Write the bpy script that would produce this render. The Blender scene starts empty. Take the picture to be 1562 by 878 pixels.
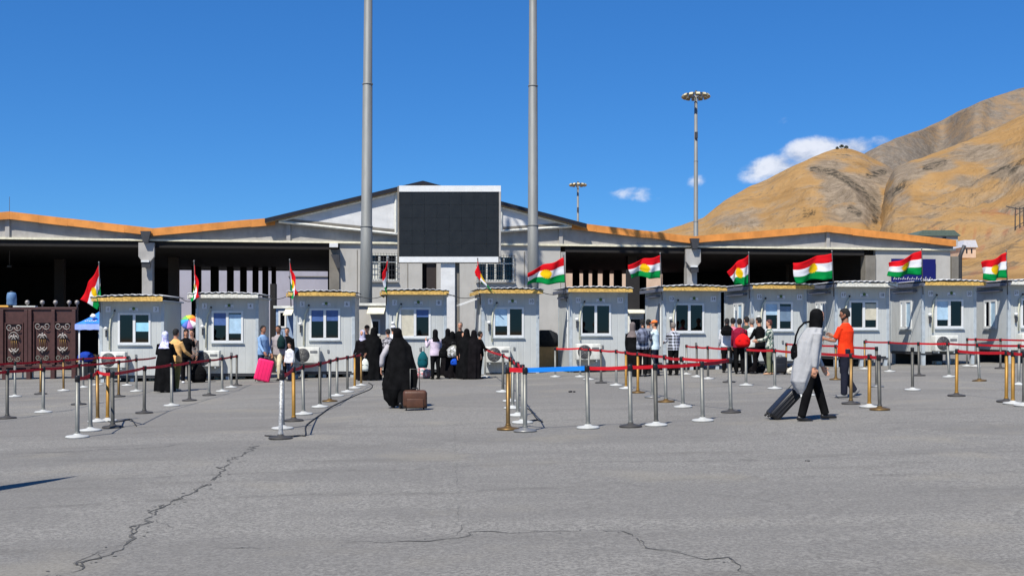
import bpy, math, random
from mathutils import Vector, Matrix, noise
random.seed(7)
R = math.radians
scene = bpy.context.scene
C = scene.collection

# ---------------------------------------------------------------- camera
FPX, CX, HY, CAMZ, SL = 1700.0, 781.0, 505.0, 1.5, 0.0207
cam = bpy.data.cameras.new('camera'); camo = bpy.data.objects.new('camera', cam); C.objects.link(camo)
camo.location = (0, 0, CAMZ); camo.rotation_euler = (R(90), 0, 0)
cam.sensor_width = 36; cam.lens = 36 * FPX / 1562; cam.shift_y = (HY - 439) / 1562
cam.clip_end = 12000; cam.clip_start = 0.1
scene.camera = camo
# ---------------------------------------------------------------- light
SX, SY = 0.34, 0.68            # shadow offset to the right / away for each metre of height
SUN_EL = math.atan(1 / math.hypot(SX, SY)); SUN_AZ = math.atan2(-SX, -SY)
world = bpy.data.worlds.new('World'); scene.world = world; world.use_nodes = True
sun = bpy.data.lights.new('sun', 'SUN'); suno = bpy.data.objects.new('sun', sun); C.objects.link(suno)
sun.energy = 5.0; sun.angle = R(0.5); sun.color = (1, 0.95, 0.86)
suno.rotation_euler = Vector((SX, SY, -1)).to_track_quat('-Z', 'Y').to_euler()
scene.view_settings.view_transform = 'Standard'; scene.view_settings.look = 'None'
scene.view_settings.exposure = 0.28; scene.view_settings.gamma = 1.0
scene.view_settings.use_curve_mapping = False


class NT:
    """small helper for node trees"""
    def __init__(s, tree):
        s.t = tree; s.n = tree.nodes; s.l = tree.links
    def new(s, typ, **kw):
        n = s.n.new(typ)
        for k, v in kw.items():
            setattr(n, k, v)
        return n
    def put(s, sock, v):
        if isinstance(v, bpy.types.NodeSocket):
            s.l.new(v, sock)
        elif v is not None:
            if isinstance(v, (tuple, list)) and len(v) == 3 and sock.type == 'RGBA':
                v = tuple(v) + (1,)
            sock.default_value = v
    def m(s, op, a, b=None, c=None, clamp=False):
        n = s.new('ShaderNodeMath', operation=op, use_clamp=clamp)
        s.put(n.inputs[0], a); s.put(n.inputs[1], b)
        if c is not None: s.put(n.inputs[2], c)
        return n.outputs[0]
    def mix(s, f, a, b, mode='MIX'):
        n = s.new('ShaderNodeMix', data_type='RGBA', blend_type=mode)
        s.put(n.inputs[0], f); s.put(n.inputs[6], a); s.put(n.inputs[7], b)
        return n.outputs[2]
    def noise(s, vec, scale, detail=4, rough=0.55, dist=0):
        n = s.new('ShaderNodeTexNoise')
        if vec is not None: s.l.new(vec, n.inputs['Vector'])
        n.inputs['Scale'].default_value = scale; n.inputs['Detail'].default_value = detail
        n.inputs['Roughness'].default_value = rough; n.inputs['Distortion'].default_value = dist
        return n.outputs['Fac']
    def ramp(s, f, a, b, va=0.0, vb=1.0):
        n = s.new('ShaderNodeMapRange', interpolation_type='SMOOTHSTEP')
        s.put(n.inputs[0], f); n.inputs[1].default_value = a; n.inputs[2].default_value = b
        n.inputs[3].default_value = va; n.inputs[4].default_value = vb
        return n.outputs[0]
    def scale(s, vec, v):
        n = s.new('ShaderNodeMapping'); s.l.new(vec, n.inputs[0]); n.inputs['Scale'].default_value = v
        return n.outputs[0]


# sky + thin real-looking clouds, everything as a function of view direction
w = NT(world.node_tree); bg = w.n['Background']
sky = w.new('ShaderNodeTexSky', sky_type='NISHITA'); sky.sun_disc = False
sky.sun_elevation = SUN_EL; sky.sun_rotation = SUN_AZ; sky.altitude = 2600
sky.air_density = 1.0; sky.dust_density = 0.1; sky.ozone_density = 3.5
hsv = w.new('ShaderNodeHueSaturation'); hsv.inputs['Saturation'].default_value = 1.5; hsv.inputs['Hue'].default_value = 0.505
gam = w.new('ShaderNodeGamma'); gam.inputs[1].default_value = 0.62; w.l.new(sky.outputs[0], gam.inputs[0]); w.l.new(gam.outputs[0], hsv.inputs['Color'])
gen = w.new('ShaderNodeTexCoord').outputs['Generated']
sep = w.new('ShaderNodeSeparateXYZ'); w.l.new(gen, sep.inputs[0])
az = w.m('ARCTAN2', sep.outputs[0], sep.outputs[1]); el = w.m('ARCSINE', sep.outputs[2])
n1 = w.noise(w.scale(gen, (1, 1, 1.6)), 26, 7, 0.62, 0.3)
n2 = w.noise(w.scale(gen, (1, 1, 2.5)), 9, 3, 0.5)
blob = None
def cdir(px, py):
    x = (px - CX) / FPX; z = (HY - py) / FPX
    return math.atan2(x, 1), math.atan2(z, math.hypot(1, x))
for px, py, rx, ry, rot, amt in ((1180, 256, 66, 25, .2, 1.0), (1236, 232, 62, 27, .15, 1.1), (1205, 262, 50, 18, .3, .8), (1300, 226, 54, 20, .0, .9), (1345, 217, 30, 13, 0, .7),
                                 (968, 297, 52, 16, .0, .5), (1065, 276, 22, 16, .5, .5), (1183, 187, 32, 12, .3, .42), (1010, 300, 60, 10, .1, .3),
                                 (-500, 200, 160, 25, .1, .8), (2200, 150, 180, 30, -.1, .8), (2700, 260, 220, 30, .1, .8), (-1300, 250, 260, 30, 0, .8)):
    ca, ce = cdir(px, py)
    da = w.m('SUBTRACT', az, ca); de = w.m('SUBTRACT', el, ce)
    u = w.m('ADD', w.m('MULTIPLY', da, math.cos(rot) * FPX / rx), w.m('MULTIPLY', de, math.sin(rot) * FPX / rx))
    v = w.m('ADD', w.m('MULTIPLY', de, math.cos(rot) * FPX / ry), w.m('MULTIPLY', da, -math.sin(rot) * FPX / ry))
    r2 = w.m('ADD', w.m('MULTIPLY', u, u), w.m('MULTIPLY', v, v))
    b = w.m('MULTIPLY', w.m('SUBTRACT', 1.0, r2, clamp=True), amt)
    blob = b if blob is None else w.m('MAXIMUM', blob, b)
dens = w.ramp(w.m('ADD', w.m('MULTIPLY', blob, 1.0), w.m('MULTIPLY', w.m('SUBTRACT', n1, 0.5), 1.7)), 0.28, 1.0)
dens = w.m('MULTIPLY', dens, w.ramp(blob, 0.0, 0.35))
ccol = w.mix(w.ramp(n1, .35, .62), (3.6, 3.9, 4.6), (6.6, 6.6, 6.8))
tint = w.mix(1.0, hsv.outputs[0], (.60, 1.17, 1.66), 'MULTIPLY')
w.l.new(w.mix(w.m('MULTIPLY', dens, 0.8), tint, ccol), bg.inputs['Color'])
bg.inputs['Strength'].default_value = 0.122


# ---------------------------------------------------------------- coordinates
def gz(x): return SL * max(-70, min(70, x))
def G(px, py, dy=0):
    """pixel of something standing on the ground -> ground point"""
    Y = CAMZ * FPX / ((py - HY) + SL * (px - CX)) + dy
    X = (px - CX) / FPX * Y
    return Vector((X, Y, gz(X)))
def P(px, py, Y): return Vector(((px - CX) / FPX * Y, Y, CAMZ + (HY - py) / FPX * Y))
def on(px, Y): X = (px - CX) / FPX * Y; return Vector((X, Y, gz(X)))

# ---------------------------------------------------------------- materials
def S(r, g=None, b=None):
    """sRGB 0-255 to linear"""
    if g is None: g = b = r
    f = lambda c: (c / 255 / 12.92) if c / 255 <= .04045 else ((c / 255 + .055) / 1.055) ** 2.4
    return (f(r), f(g), f(b))
MATS = {}
def mat(name, col, rough=0.7, metal=0.0, var=0.12, scale=6.0, bump=0.0, bscale=60, dirt=0.0, spec=0.4, sheen=0, grain=None):
    if name in MATS: return MATS[name]
    m = bpy.data.materials.new(name); m.use_nodes = True
    t = NT(m.node_tree); b = t.n['Principled BSDF']
    oc = t.new('ShaderNodeTexCoord').outputs['Object'] if not name.startswith('booth') else t.new('ShaderNodeNewGeometry').outputs['Position']
    vec = t.scale(oc, grain) if grain else oc
    n = t.noise(vec, scale, 5, .6)
    c = t.mix(t.m('MULTIPLY', t.ramp(n, .3, .7), 1.0), tuple(x * (1 - var) for x in col), tuple(min(1, x * (1 + var)) for x in col))
    if dirt:
        d = t.noise(t.scale(oc, (1, 1, .25)), 3.1, 6, .65)
        c = t.mix(t.m('MULTIPLY', t.ramp(d, .48, .75), dirt), c, tuple(x * .45 for x in (col[0], col[1] * .95, col[2] * .85)))
    t.put(b.inputs['Base Color'], c)
    b.inputs['Roughness'].default_value = rough; b.inputs['Metallic'].default_value = metal
    b.inputs['Specular IOR Level'].default_value = spec
    if bump:
        bp = t.new('ShaderNodeBump'); bp.inputs['Strength'].default_value = bump; bp.inputs['Distance'].default_value = .02
        t.put(bp.inputs['Height'], t.noise(vec, bscale, 4, .6)); t.l.new(bp.outputs[0], b.inputs['Normal'])
    MATS[name] = m
    return m

GEO = {'booth_sheet', 'booth_side_sheet'}
def ribbed(name, col, period, axis=0, depth=.01, rough=.5, dirt=.25):
    """sheet with regular vertical grooves as fine relief"""
    m = mat(name, col, rough, dirt=dirt, var=.04, scale=2); t = NT(m.node_tree); b = t.n['Principled BSDF']
    oc = t.new('ShaderNodeTexCoord').outputs['Object']; sp = t.new('ShaderNodeSeparateXYZ'); t.l.new(oc, sp.inputs[0])
    f = t.m('PINGPONG', sp.outputs[axis], period / 2)
    h = t.ramp(f, 0, period * .12)
    bp = t.new('ShaderNodeBump'); bp.inputs['Strength'].default_value = .8; bp.inputs['Distance'].default_value = depth
    t.put(bp.inputs['Height'], h); t.l.new(bp.outputs[0], b.inputs['Normal'])
    return m

M = {}
M['booth'] = ribbed('booth_sheet', S(184, 187, 184), .25, 0, .006, .6, .22)
M['booth_side'] = ribbed('booth_side_sheet', S(192, 195, 193), .25, 1, .006, .6, .22)
M['booth_post'] = mat('booth_corner_steel', S(172, 180, 184), .45, dirt=.15)
M['white'] = mat('white_plastic', S(214, 215, 213), .4, var=.04, dirt=.1)
M['offwhite'] = mat('off_white_paint', S(214, 214, 205), .5, dirt=.3)
M['cream'] = mat('cream_paint', S(222, 216, 190), .6, dirt=.2)
M['yellow_foam'] = mat('yellow_roof_foam', S(206, 168, 92), .9, var=.3, scale=14, bump=.6, bscale=30, dirt=.4)
M['white_foam'] = mat('white_roof_foam', S(214, 212, 200), .9, var=.2, scale=14, bump=.6, bscale=30, dirt=.4)
M['roof_sheet'] = ribbed('roof_sheet', S(205, 206, 206), .2, 0, .03, .5, .3)
M['black'] = mat('black_plastic', (.012, .012, .013), .45, var=.1)
M['dark'] = mat('dark_grey_steel', (.045, .046, .05), .5, dirt=.2)
M['dark_brown'] = mat('dark_brown_steel', (.03, .022, .018), .6)
M['interior'] = mat('shade_dark_hall_interior', (.018, .016, .015), .95, bump=.1)  # near-black colour stands in for the shade inside the bays
M['steel'] = mat('galvanised_steel', S(122, 122, 116), .5, .45, var=.12, scale=9)
M['steel_dark'] = mat('weathered_steel', S(84, 83, 78), .55, .4, var=.15, scale=9)
M['steel_scuffed'] = mat('scuffed_steel', S(160, 160, 158), .5, .3, var=.5, scale=30, dirt=.5)
M['gold'] = mat('brass_coloured_metal', S(150, 112, 46), .5, .35, var=.15)
M['gold_dull'] = mat('dull_brass', S(122, 96, 56), .45, .6, var=.15)
M['mast'] = mat('mast_galvanised', S(128, 130, 128), .6, .2, var=.1, scale=3, dirt=.25, grain=(1, 1, .2))
M['base_white'] = mat('white_plastic_base', S(186, 187, 183), .5, dirt=.5, bump=.1)
M['base_dark'] = mat('dark_rubber_base', S(62, 60, 58), .6, dirt=.2)
M['base_grey'] = mat('grey_metal_base', S(132, 132, 130), .4, .4)
M['belt_red'] = mat('red_belt_webbing', S(200, 10, 28), .8, var=.12, bump=.1, bscale=200)
M['belt_blue'] = mat('blue_belt_webbing', S(20, 140, 240), .8, var=.06)
M['concrete'] = mat('grey_concrete', S(164, 161, 156), .9, var=.12, scale=1.5, bump=.25, bscale=18, dirt=.3)
M['concrete_dk'] = mat('darker_concrete', S(120, 115, 106), .9, var=.15, scale=1.5, bump=.25, bscale=18, dirt=.35)
M['wall_light'] = mat('pale_plaster', S(176, 173, 166), .9, var=.06, scale=1, dirt=.2, bump=.1)
M['wall_lav'] = mat('lavender_grey_plaster', S(166, 163, 172), .9, var=.06, scale=.6, dirt=.12)
M['wall_tan'] = mat('tan_plaster', S(205, 176, 150), .9, var=.1, scale=1, dirt=.2)
M['wall_pink'] = mat('pink_plaster', S(205, 130, 140), .9, var=.1, scale=1, dirt=.1)
M['white_sheet'] = mat('white_cladding', S(208, 208, 206), .7, var=.08, scale=1.2, bump=.3, bscale=6, dirt=.15, grain=(1, 1, 2))
M['orange'] = mat('orange_fascia', S(212, 138, 66), .75, var=.16, scale=1.3, dirt=.35, bump=.15)
M['black_fascia'] = mat('black_fascia', (.012, .012, .018), .5)
M['screen'] = mat('led_screen_black', (.011, .012, .012), .35, var=.2, scale=3)
M['glass_frame'] = M['white']
M['rubber'] = mat('black_rubber', (.015, .015, .015), .7)
M['gate'] = mat('brown_gate_paint', S(72, 46, 42), .5, var=.15, dirt=.25)
M['ornament'] = mat('silver_ornament', S(150, 144, 138), .5, .3, dirt=.2)
M['tent'] = mat('blue_canopy_fabric', S(52, 128, 226), .8, var=.08)
M['tent2'] = mat('pale_blue_canopy_trim', S(150, 170, 235), .8, var=.08)
M['skin'] = mat('skin', S(196, 142, 112), .55, var=.06)
M['skin2'] = mat('tanned_skin', S(160, 110, 84), .55, var=.06)
M['hair'] = mat('black_hair', (.009, .008, .007), .8, var=.3, scale=40, bump=.4, bscale=90)
M['hair_grey'] = mat('grey_hair', S(120, 112, 104), .6, var=.3, scale=40, bump=.4, bscale=90)
M['navy'] = mat('navy_banner', S(6, 14, 92), .6, var=.08)
M['timber'] = mat('timber', S(170, 140, 96), .8, dirt=.3)

def glass_mat():
    m = bpy.data.materials.new('window_glass'); m.use_nodes = True; t = NT(m.node_tree)
    for n in list(t.n): t.n.remove(n)
    out = t.new('ShaderNodeOutputMaterial'); tr = t.new('ShaderNodeBsdfTransparent'); gl = t.new('ShaderNodeBsdfGlossy')
    tr.inputs[0].default_value = (.16, .17, .18, 1); gl.inputs['Roughness'].default_value = .03; gl.inputs[0].default_value = (.9, .95, 1, 1)
    fr = t.new('ShaderNodeFresnel'); fr.inputs[0].default_value = 1.5; mx = t.new('ShaderNodeMixShader')
    t.l.new(fr.outputs[0], mx.inputs[0]); t.l.new(tr.outputs[0], mx.inputs[1]); t.l.new(gl.outputs[0], mx.inputs[2]); t.l.new(mx.outputs[0], out.inputs[0])
    return m
M['glass'] = glass_mat()

def cloth(name, col, var=.18): return mat('cloth_' + name, col, .95, var=var, scale=5, bump=.5, bscale=9, spec=.02 if max(col) < .02 else .12)
def plaid(name, a, b, s=9.0):
    k = 'plaid_' + name
    if k in MATS: return MATS[k]
    m = mat(k, a, .9); t = NT(m.node_tree); bs = t.n['Principled BSDF']
    oc = t.new('ShaderNodeTexCoord').outputs['Object']; sp = t.new('ShaderNodeSeparateXYZ'); t.l.new(oc, sp.inputs[0])
    fx = t.m('GREATER_THAN', t.m('FRACT', t.m('MULTIPLY', t.m('ADD', sp.outputs[0], sp.outputs[1]), s)), .5)
    fz = t.m('GREATER_THAN', t.m('FRACT', t.m('MULTIPLY', sp.outputs[2], s)), .5)
    t.put(bs.inputs['Base Color'], t.mix(t.m('MULTIPLY', t.m('ADD', fx, fz), .5), a, b))
    return m
def camo(name, a, b, c, s=9.0):
    k = 'print_' + name
    if k in MATS: return MATS[k]
    m = mat(k, a, .9); t = NT(m.node_tree); bs = t.n['Principled BSDF']
    oc = t.new('ShaderNodeTexCoord').outputs['Object']
    n = t.noise(oc, s, 2, .5, .6); n2 = t.noise(oc, s * 1.7, 2, .5)
    t.put(bs.inputs['Base Color'], t.mix(t.ramp(n2, .52, .56), t.mix(t.ramp(n, .48, .52), a, b), c))
    return m

# ---------------------------------------------------------------- mesh builder
class MB:
    def __init__(s, T=None):
        s.v = []; s.f = []; s.mi = []; s.sm = []; s.T = T or Matrix()
    def add(s, vs, fs, mi=0, smooth=False):
        o = len(s.v); s.v += [tuple(s.T @ Vector(p)) for p in vs]
        s.f += [tuple(i + o for i in f) for f in fs]; s.mi += [mi] * len(fs); s.sm += [smooth] * len(fs)
        return s
    def box(s, x0, x1, y0, y1, z0, z1, mi=0):
        vs = [(x, y, z) for x in (x0, x1) for y in (y0, y1) for z in (z0, z1)]
        return s.add(vs, [(0, 1, 3, 2), (4, 6, 7, 5), (0, 4, 5, 1), (2, 3, 7, 6), (0, 2, 6, 4), (1, 5, 7, 3)], mi)
    def rbox(s, c, sz, r=.03, mi=0, seg=3):
        """box with rounded vertical and horizontal edges (superellipsoid grid)"""
        n = 8; vs = []; fs = []
        a, b, h = sz[0] / 2, sz[1] / 2, sz[2] / 2
        prof = []
        for k in range(seg + 1):
            t = math.pi / 2 * k / seg; prof.append((-h + r - r * math.cos(t), r - r * math.sin(t)))
        prof = prof + [(-z, i) for z, i in reversed(prof)]
        rings = []
        for z, ins in prof:
            ring = []
            for qx, qy, a0 in ((1, 1, 0), (-1, 1, 90), (-1, -1, 180), (1, -1, 270)):
                for k in range(seg + 1):
                    t = R(a0 + 90 * k / seg); rr = max(r - ins, .0005)
                    ring.append((c[0] + qx * (a - r) + rr * math.cos(t), c[1] + qy * (b - r) + rr * math.sin(t), c[2] + z))
            rings.append(ring)
        m = len(rings[0])
        for rg in rings: vs += rg
        for i in range(len(rings) - 1):
            for j in range(m): fs.append((i * m + j, i * m + (j + 1) % m, (i + 1) * m + (j + 1) % m, (i + 1) * m + j))
        fs.append(tuple(range(m))[::-1]); fs.append(tuple((len(rings) - 1) * m + j for j in range(m)))
        return s.add(vs, fs, mi, True)
    def prism(s, pts, y0, y1, mi=0):
        """polygon in (x,z) pushed from y0 to y1"""
        n = len(pts); vs = [(x, y0, z) for x, z in pts] + [(x, y1, z) for x, z in pts]
        fs = [tuple(range(n)), tuple(range(n, 2 * n))[::-1]] + [(i, i + n, (i + 1) % n + n, (i + 1) % n) for i in range(n)]
        return s.add(vs, fs, mi)
    def tube(s, pts, r, seg=8, mi=0, cap=True, smooth=True):
        pts = [Vector(p) for p in pts]; n = len(pts); rs = r if isinstance(r, (list, tuple)) else [r] * n
        vs = []; fs = []; ref = None
        for i, p in enumerate(pts):
            d = (pts[min(i + 1, n - 1)] - pts[max(i - 1, 0)])
            d = d.normalized() if d.length > 1e-9 else Vector((0, 0, 1))
            if ref is None: ref = Vector((0, 0, 1)) if abs(d.z) < .9 else Vector((0, 1, 0))
            a = d.cross(ref).normalized(); b = a.cross(d).normalized(); ref = b
            for k in range(seg):
                t = 2 * math.pi * k / seg; vs.append(p + (a * math.cos(t) + b * math.sin(t)) * rs[i])
        for i in range(n - 1):
            for k in range(seg): fs.append((i * seg + k, i * seg + (k + 1) % seg, (i + 1) * seg + (k + 1) % seg, (i + 1) * seg + k))
        if cap: fs += [tuple(range(seg))[::-1], tuple((n - 1) * seg + k for k in range(seg))]
        return s.add(vs, fs, mi, smooth)
    def lathe(s, prof, c=(0, 0, 0), seg=20, mi=0, sx=1, sy=1):
        vs = []; fs = []; n = len(prof)
        for r, z in prof:
            for k in range(seg):
                t = 2 * math.pi * k / seg; vs.append((c[0] + sx * r * math.cos(t), c[1] + sy * r * math.sin(t), c[2] + z))
        for i in range(n - 1):
            for k in range(seg): fs.append((i * seg + k, i * seg + (k + 1) % seg, (i + 1) * seg + (k + 1) % seg, (i + 1) * seg + k))
        fs += [tuple(range(seg))[::-1], tuple((n - 1) * seg + k for k in range(seg))]
        return s.add(vs, fs, mi, True)
    def ball(s, c, r, mi=0, seg=12, rings=8):
        rx, ry, rz = r if isinstance(r, (tuple, list)) else (r, r, r); vs = []; fs = []
        for i in range(rings + 1):
            a = math.pi * i / rings; a = min(max(a, .02), math.pi - .02)
            for k in range(seg):
                t = 2 * math.pi * k / seg; vs.append((c[0] + rx * math.sin(a) * math.cos(t), c[1] + ry * math.sin(a) * math.sin(t), c[2] + rz * math.cos(a)))
        for i in range(rings):
            for k in range(seg): fs.append((i * seg + k, (i + 1) * seg + k, (i + 1) * seg + (k + 1) % seg, i * seg + (k + 1) % seg))
        fs += [tuple(range(seg)), tuple(rings * seg + k for k in range(seg))[::-1]]
        return s.add(vs, fs, mi, True)
    def loft(s, rings, mi=0, seg=20, cap=True):
        """rings: (centre, rx, ry, axis_x, axis_y, ripple amplitude, count, phase)"""
        vs = []; fs = []; n = len(rings)
        for rg in rings:
            c, rx, ry = Vector(rg[0]), rg[1], rg[2]
            ax = Vector(rg[3]) if len(rg) > 3 and rg[3] else Vector((1, 0, 0)); ay = Vector(rg[4]) if len(rg) > 4 and rg[4] else Vector((0, 1, 0))
            am, ct, ph = (rg[5], rg[6], rg[7]) if len(rg) > 7 else (0, 1, 0)
            for k in range(seg):
                t = 2 * math.pi * k / seg; q = 1 + am * math.sin(ct * t + ph) + am * .5 * math.sin((ct * 1.0 + 3) * t - ph * 2)
                vs.append(c + ax * rx * q * math.cos(t) + ay * ry * q * math.sin(t))
        for i in range(n - 1):
            for k in range(seg): fs.append((i * seg + k, i * seg + (k + 1) % seg, (i + 1) * seg + (k + 1) % seg, (i + 1) * seg + k))
        if cap: fs += [tuple(range(seg))[::-1], tuple((n - 1) * seg + k for k in range(seg))]
        return s.add(vs, fs, mi, True)
    def mesh(s, name, mats):
        me = bpy.data.meshes.new(name); me.from_pydata(s.v, [], s.f)
        for m in (mats if isinstance(mats, (list, tuple)) else [mats]): me.materials.append(m)
        me.polygons.foreach_set('material_index', s.mi); me.polygons.foreach_set('use_smooth', s.sm)
        me.update(); return me
    def build(s, name, mats, parent=None, bevel=0):
        o = bpy.data.objects.new(name, s.mesh(name, mats)); C.objects.link(o)
        if parent: o.parent = parent
        if bevel:
            b = o.modifiers.new('bevel', 'BEVEL'); b.width = bevel; b.segments = 2; b.limit_method = 'ANGLE'
        return o

def tag(o, label=None, cat=None, group=None, kind=None):
    if label: o['label'] = label
    if cat: o['category'] = cat
    if group: o['group'] = group
    if kind: o['kind'] = kind
    return o
def thing(name, loc, label, cat, group=None, rz=0):
    o = bpy.data.objects.new(name, None); C.objects.link(o); o.empty_display_size = .2
    o.location = loc; o.rotation_euler = (0, 0, rz)
    return tag(o, label, cat, group)
def struct(o): o['kind'] = 'structure'; return o
def box_obj(name, m, parent, x0, x1, y0, y1, z0, z1, bevel=0):
    return MB().box(x0, x1, y0, y1, z0, z1).build(name, m, parent, bevel)
def solid_wall(u0, u1, z0, z1, v0, v1, holes):
    """wall with real openings, made of abutting blocks"""
    mb = MB(); us = sorted({u0, u1} | {h[0] for h in holes} | {h[1] for h in holes}); us = [u for u in us if u0 <= u <= u1]
    for a, b in zip(us, us[1:]):
        hs = sorted([(h[2], h[3]) for h in holes if h[0] <= a + 1e-6 and h[1] >= b - 1e-6]); z = z0
        for lo, hi in hs:
            if lo > z + 1e-4: mb.box(a, b, v0, v1, z, lo)
            z = hi
        if z < z1 - 1e-4: mb.box(a, b, v0, v1, z, z1)
    return mb
_txt = {}
def text_mesh(s, size, m, depth=.004):
    k = (s, size, m.name)
    if k in _txt: return _txt[k]
    cu = bpy.data.curves.new('lettering', 'FONT'); cu.body = s; cu.size = size; cu.extrude = depth; cu.align_x = 'CENTER'; cu.align_y = 'CENTER'
    o = bpy.data.objects.new('lettering_source', cu); C.objects.link(o)
    me = bpy.data.meshes.new_from_object(o.evaluated_get(bpy.context.evaluated_depsgraph_get()))
    bpy.data.objects.remove(o); me.materials.clear(); me.materials.append(m); me.name = 'lettering'
    _txt[k] = me; return me
def text_obj(s, size, m, parent, loc, rot=(R(90), 0, 0)):
    o = bpy.data.objects.new('lettering', text_mesh(s, size, m)); C.objects.link(o); o.parent = parent; o.location = loc; o.rotation_euler = rot
    return o

#@@STRUCT
# ================================================================ GROUND
def asphalt():
    m = bpy.data.materials.new('worn_asphalt'); m.use_nodes = True; t = NT(m.node_tree); b = t.n['Principled BSDF']
    oc = t.new('ShaderNodeTexCoord').outputs['Object']
    fine = t.noise(oc, 30, 5, .85); mid = t.noise(oc, 5.5, 5, .6); big = t.noise(t.scale(oc, (.5, 1, 1)), .28, 5, .6, .8)
    streak = t.noise(t.scale(oc, (.18, 1.3, 1)), .9, 6, .62, .4)
    vor = t.new('ShaderNodeTexVoronoi'); t.l.new(oc, vor.inputs['Vector']); vor.inputs['Scale'].default_value = 38; vor.inputs['Randomness'].default_value = 1
    c = t.mix(t.ramp(fine, .38, .62), S(101, 100, 99), S(147, 146, 143))
    c = t.mix(t.m('MULTIPLY', t.ramp(vor.outputs['Distance'], .05, .3, 1, 0), .45), c, S(170, 169, 162))
    c = t.mix(t.m('MULTIPLY', t.ramp(mid, .35, .7), .35), c, S(112, 111, 109))
    c = t.mix(t.m('MULTIPLY', t.ramp(big, .44, .56), .42), c, S(108, 107, 106))
    c = t.mix(t.m('MULTIPLY', t.ramp(streak, .55, .74), .4), c, S(90, 88, 85))
    # dark grit gathered in the pits
    pit = t.m('MULTIPLY', t.ramp(t.noise(oc, 26, 4, .8), .62, .7), t.ramp(big, .42, .6, .25, .9))
    c = t.mix(pit, c, S(74, 73, 71))
    wv = t.new('ShaderNodeTexNoise'); wv.inputs['Scale'].default_value = .35; t.l.new(oc, wv.inputs['Vector']); wv.inputs['Detail'].default_value = 3
    so_ = t.new('ShaderNodeSeparateXYZ'); t.l.new(oc, so_.inputs[0])
    yy = t.m('ADD', t.m('ADD', so_.outputs[1], t.m('MULTIPLY', so_.outputs[0], -.10)), t.m('MULTIPLY', wv.outputs['Fac'], 1.8))
    for y_, w_, am in ((11.6, .16, .22), (13.3, .14, .22), (19.5, .2, .16), (16.2, .5, .12)):
        c = t.mix(t.m('MULTIPLY', t.ramp(t.m('ABSOLUTE', t.m('SUBTRACT', yy, y_)), w_ * .2, w_, 1, 0), t.m('MULTIPLY', t.ramp(mid, .3, .7), am * 1.6)), c, S(84, 83, 81))
    warm = t.m('MULTIPLY', t.ramp(t.noise(oc, .5, 3, .5), .55, .7), .25)
    c = t.mix(warm, c, S(150, 145, 132))
    c = t.mix(1.0, c, (1.05, 1.02, .955), 'MULTIPLY')
    t.put(b.inputs['Base Color'], c); b.inputs['Roughness'].default_value = .93; b.inputs['Specular IOR Level'].default_value = .2
    bp = t.new('ShaderNodeBump'); bp.inputs['Strength'].default_value = .55; bp.inputs['Distance'].default_value = .012
    t.put(bp.inputs['Height'], fine); t.l.new(bp.outputs[0], b.inputs['Normal'])
    return m
M['asphalt'] = asphalt()
def ground_sheet(name, xs, ys, m, dz=0):
    mb = MB(); vs = [(x, y, gz(x) + dz) for y in ys for x in xs]; n = len(xs)
    fs = [(j * n + i, j * n + i + 1, (j + 1) * n + i + 1, (j + 1) * n + i) for j in range(len(ys) - 1) for i in range(n - 1)]
    mb.add(vs, fs); return mb.build(name, m)
M['soil'] = mat('dry_soil', S(176, 140, 92), .95, var=.2, scale=.05, bump=.2)
struct(ground_sheet('ground', [-6000, -1500, -300, -70, 70, 300, 1500, 6000], [-400, -60, 120, 400, 1500, 8000], M['soil'], -.25))
struct(ground_sheet('asphalt_yard', [-70, 0, 70], [-30, 30, 60, 118], M['asphalt']))

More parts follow.
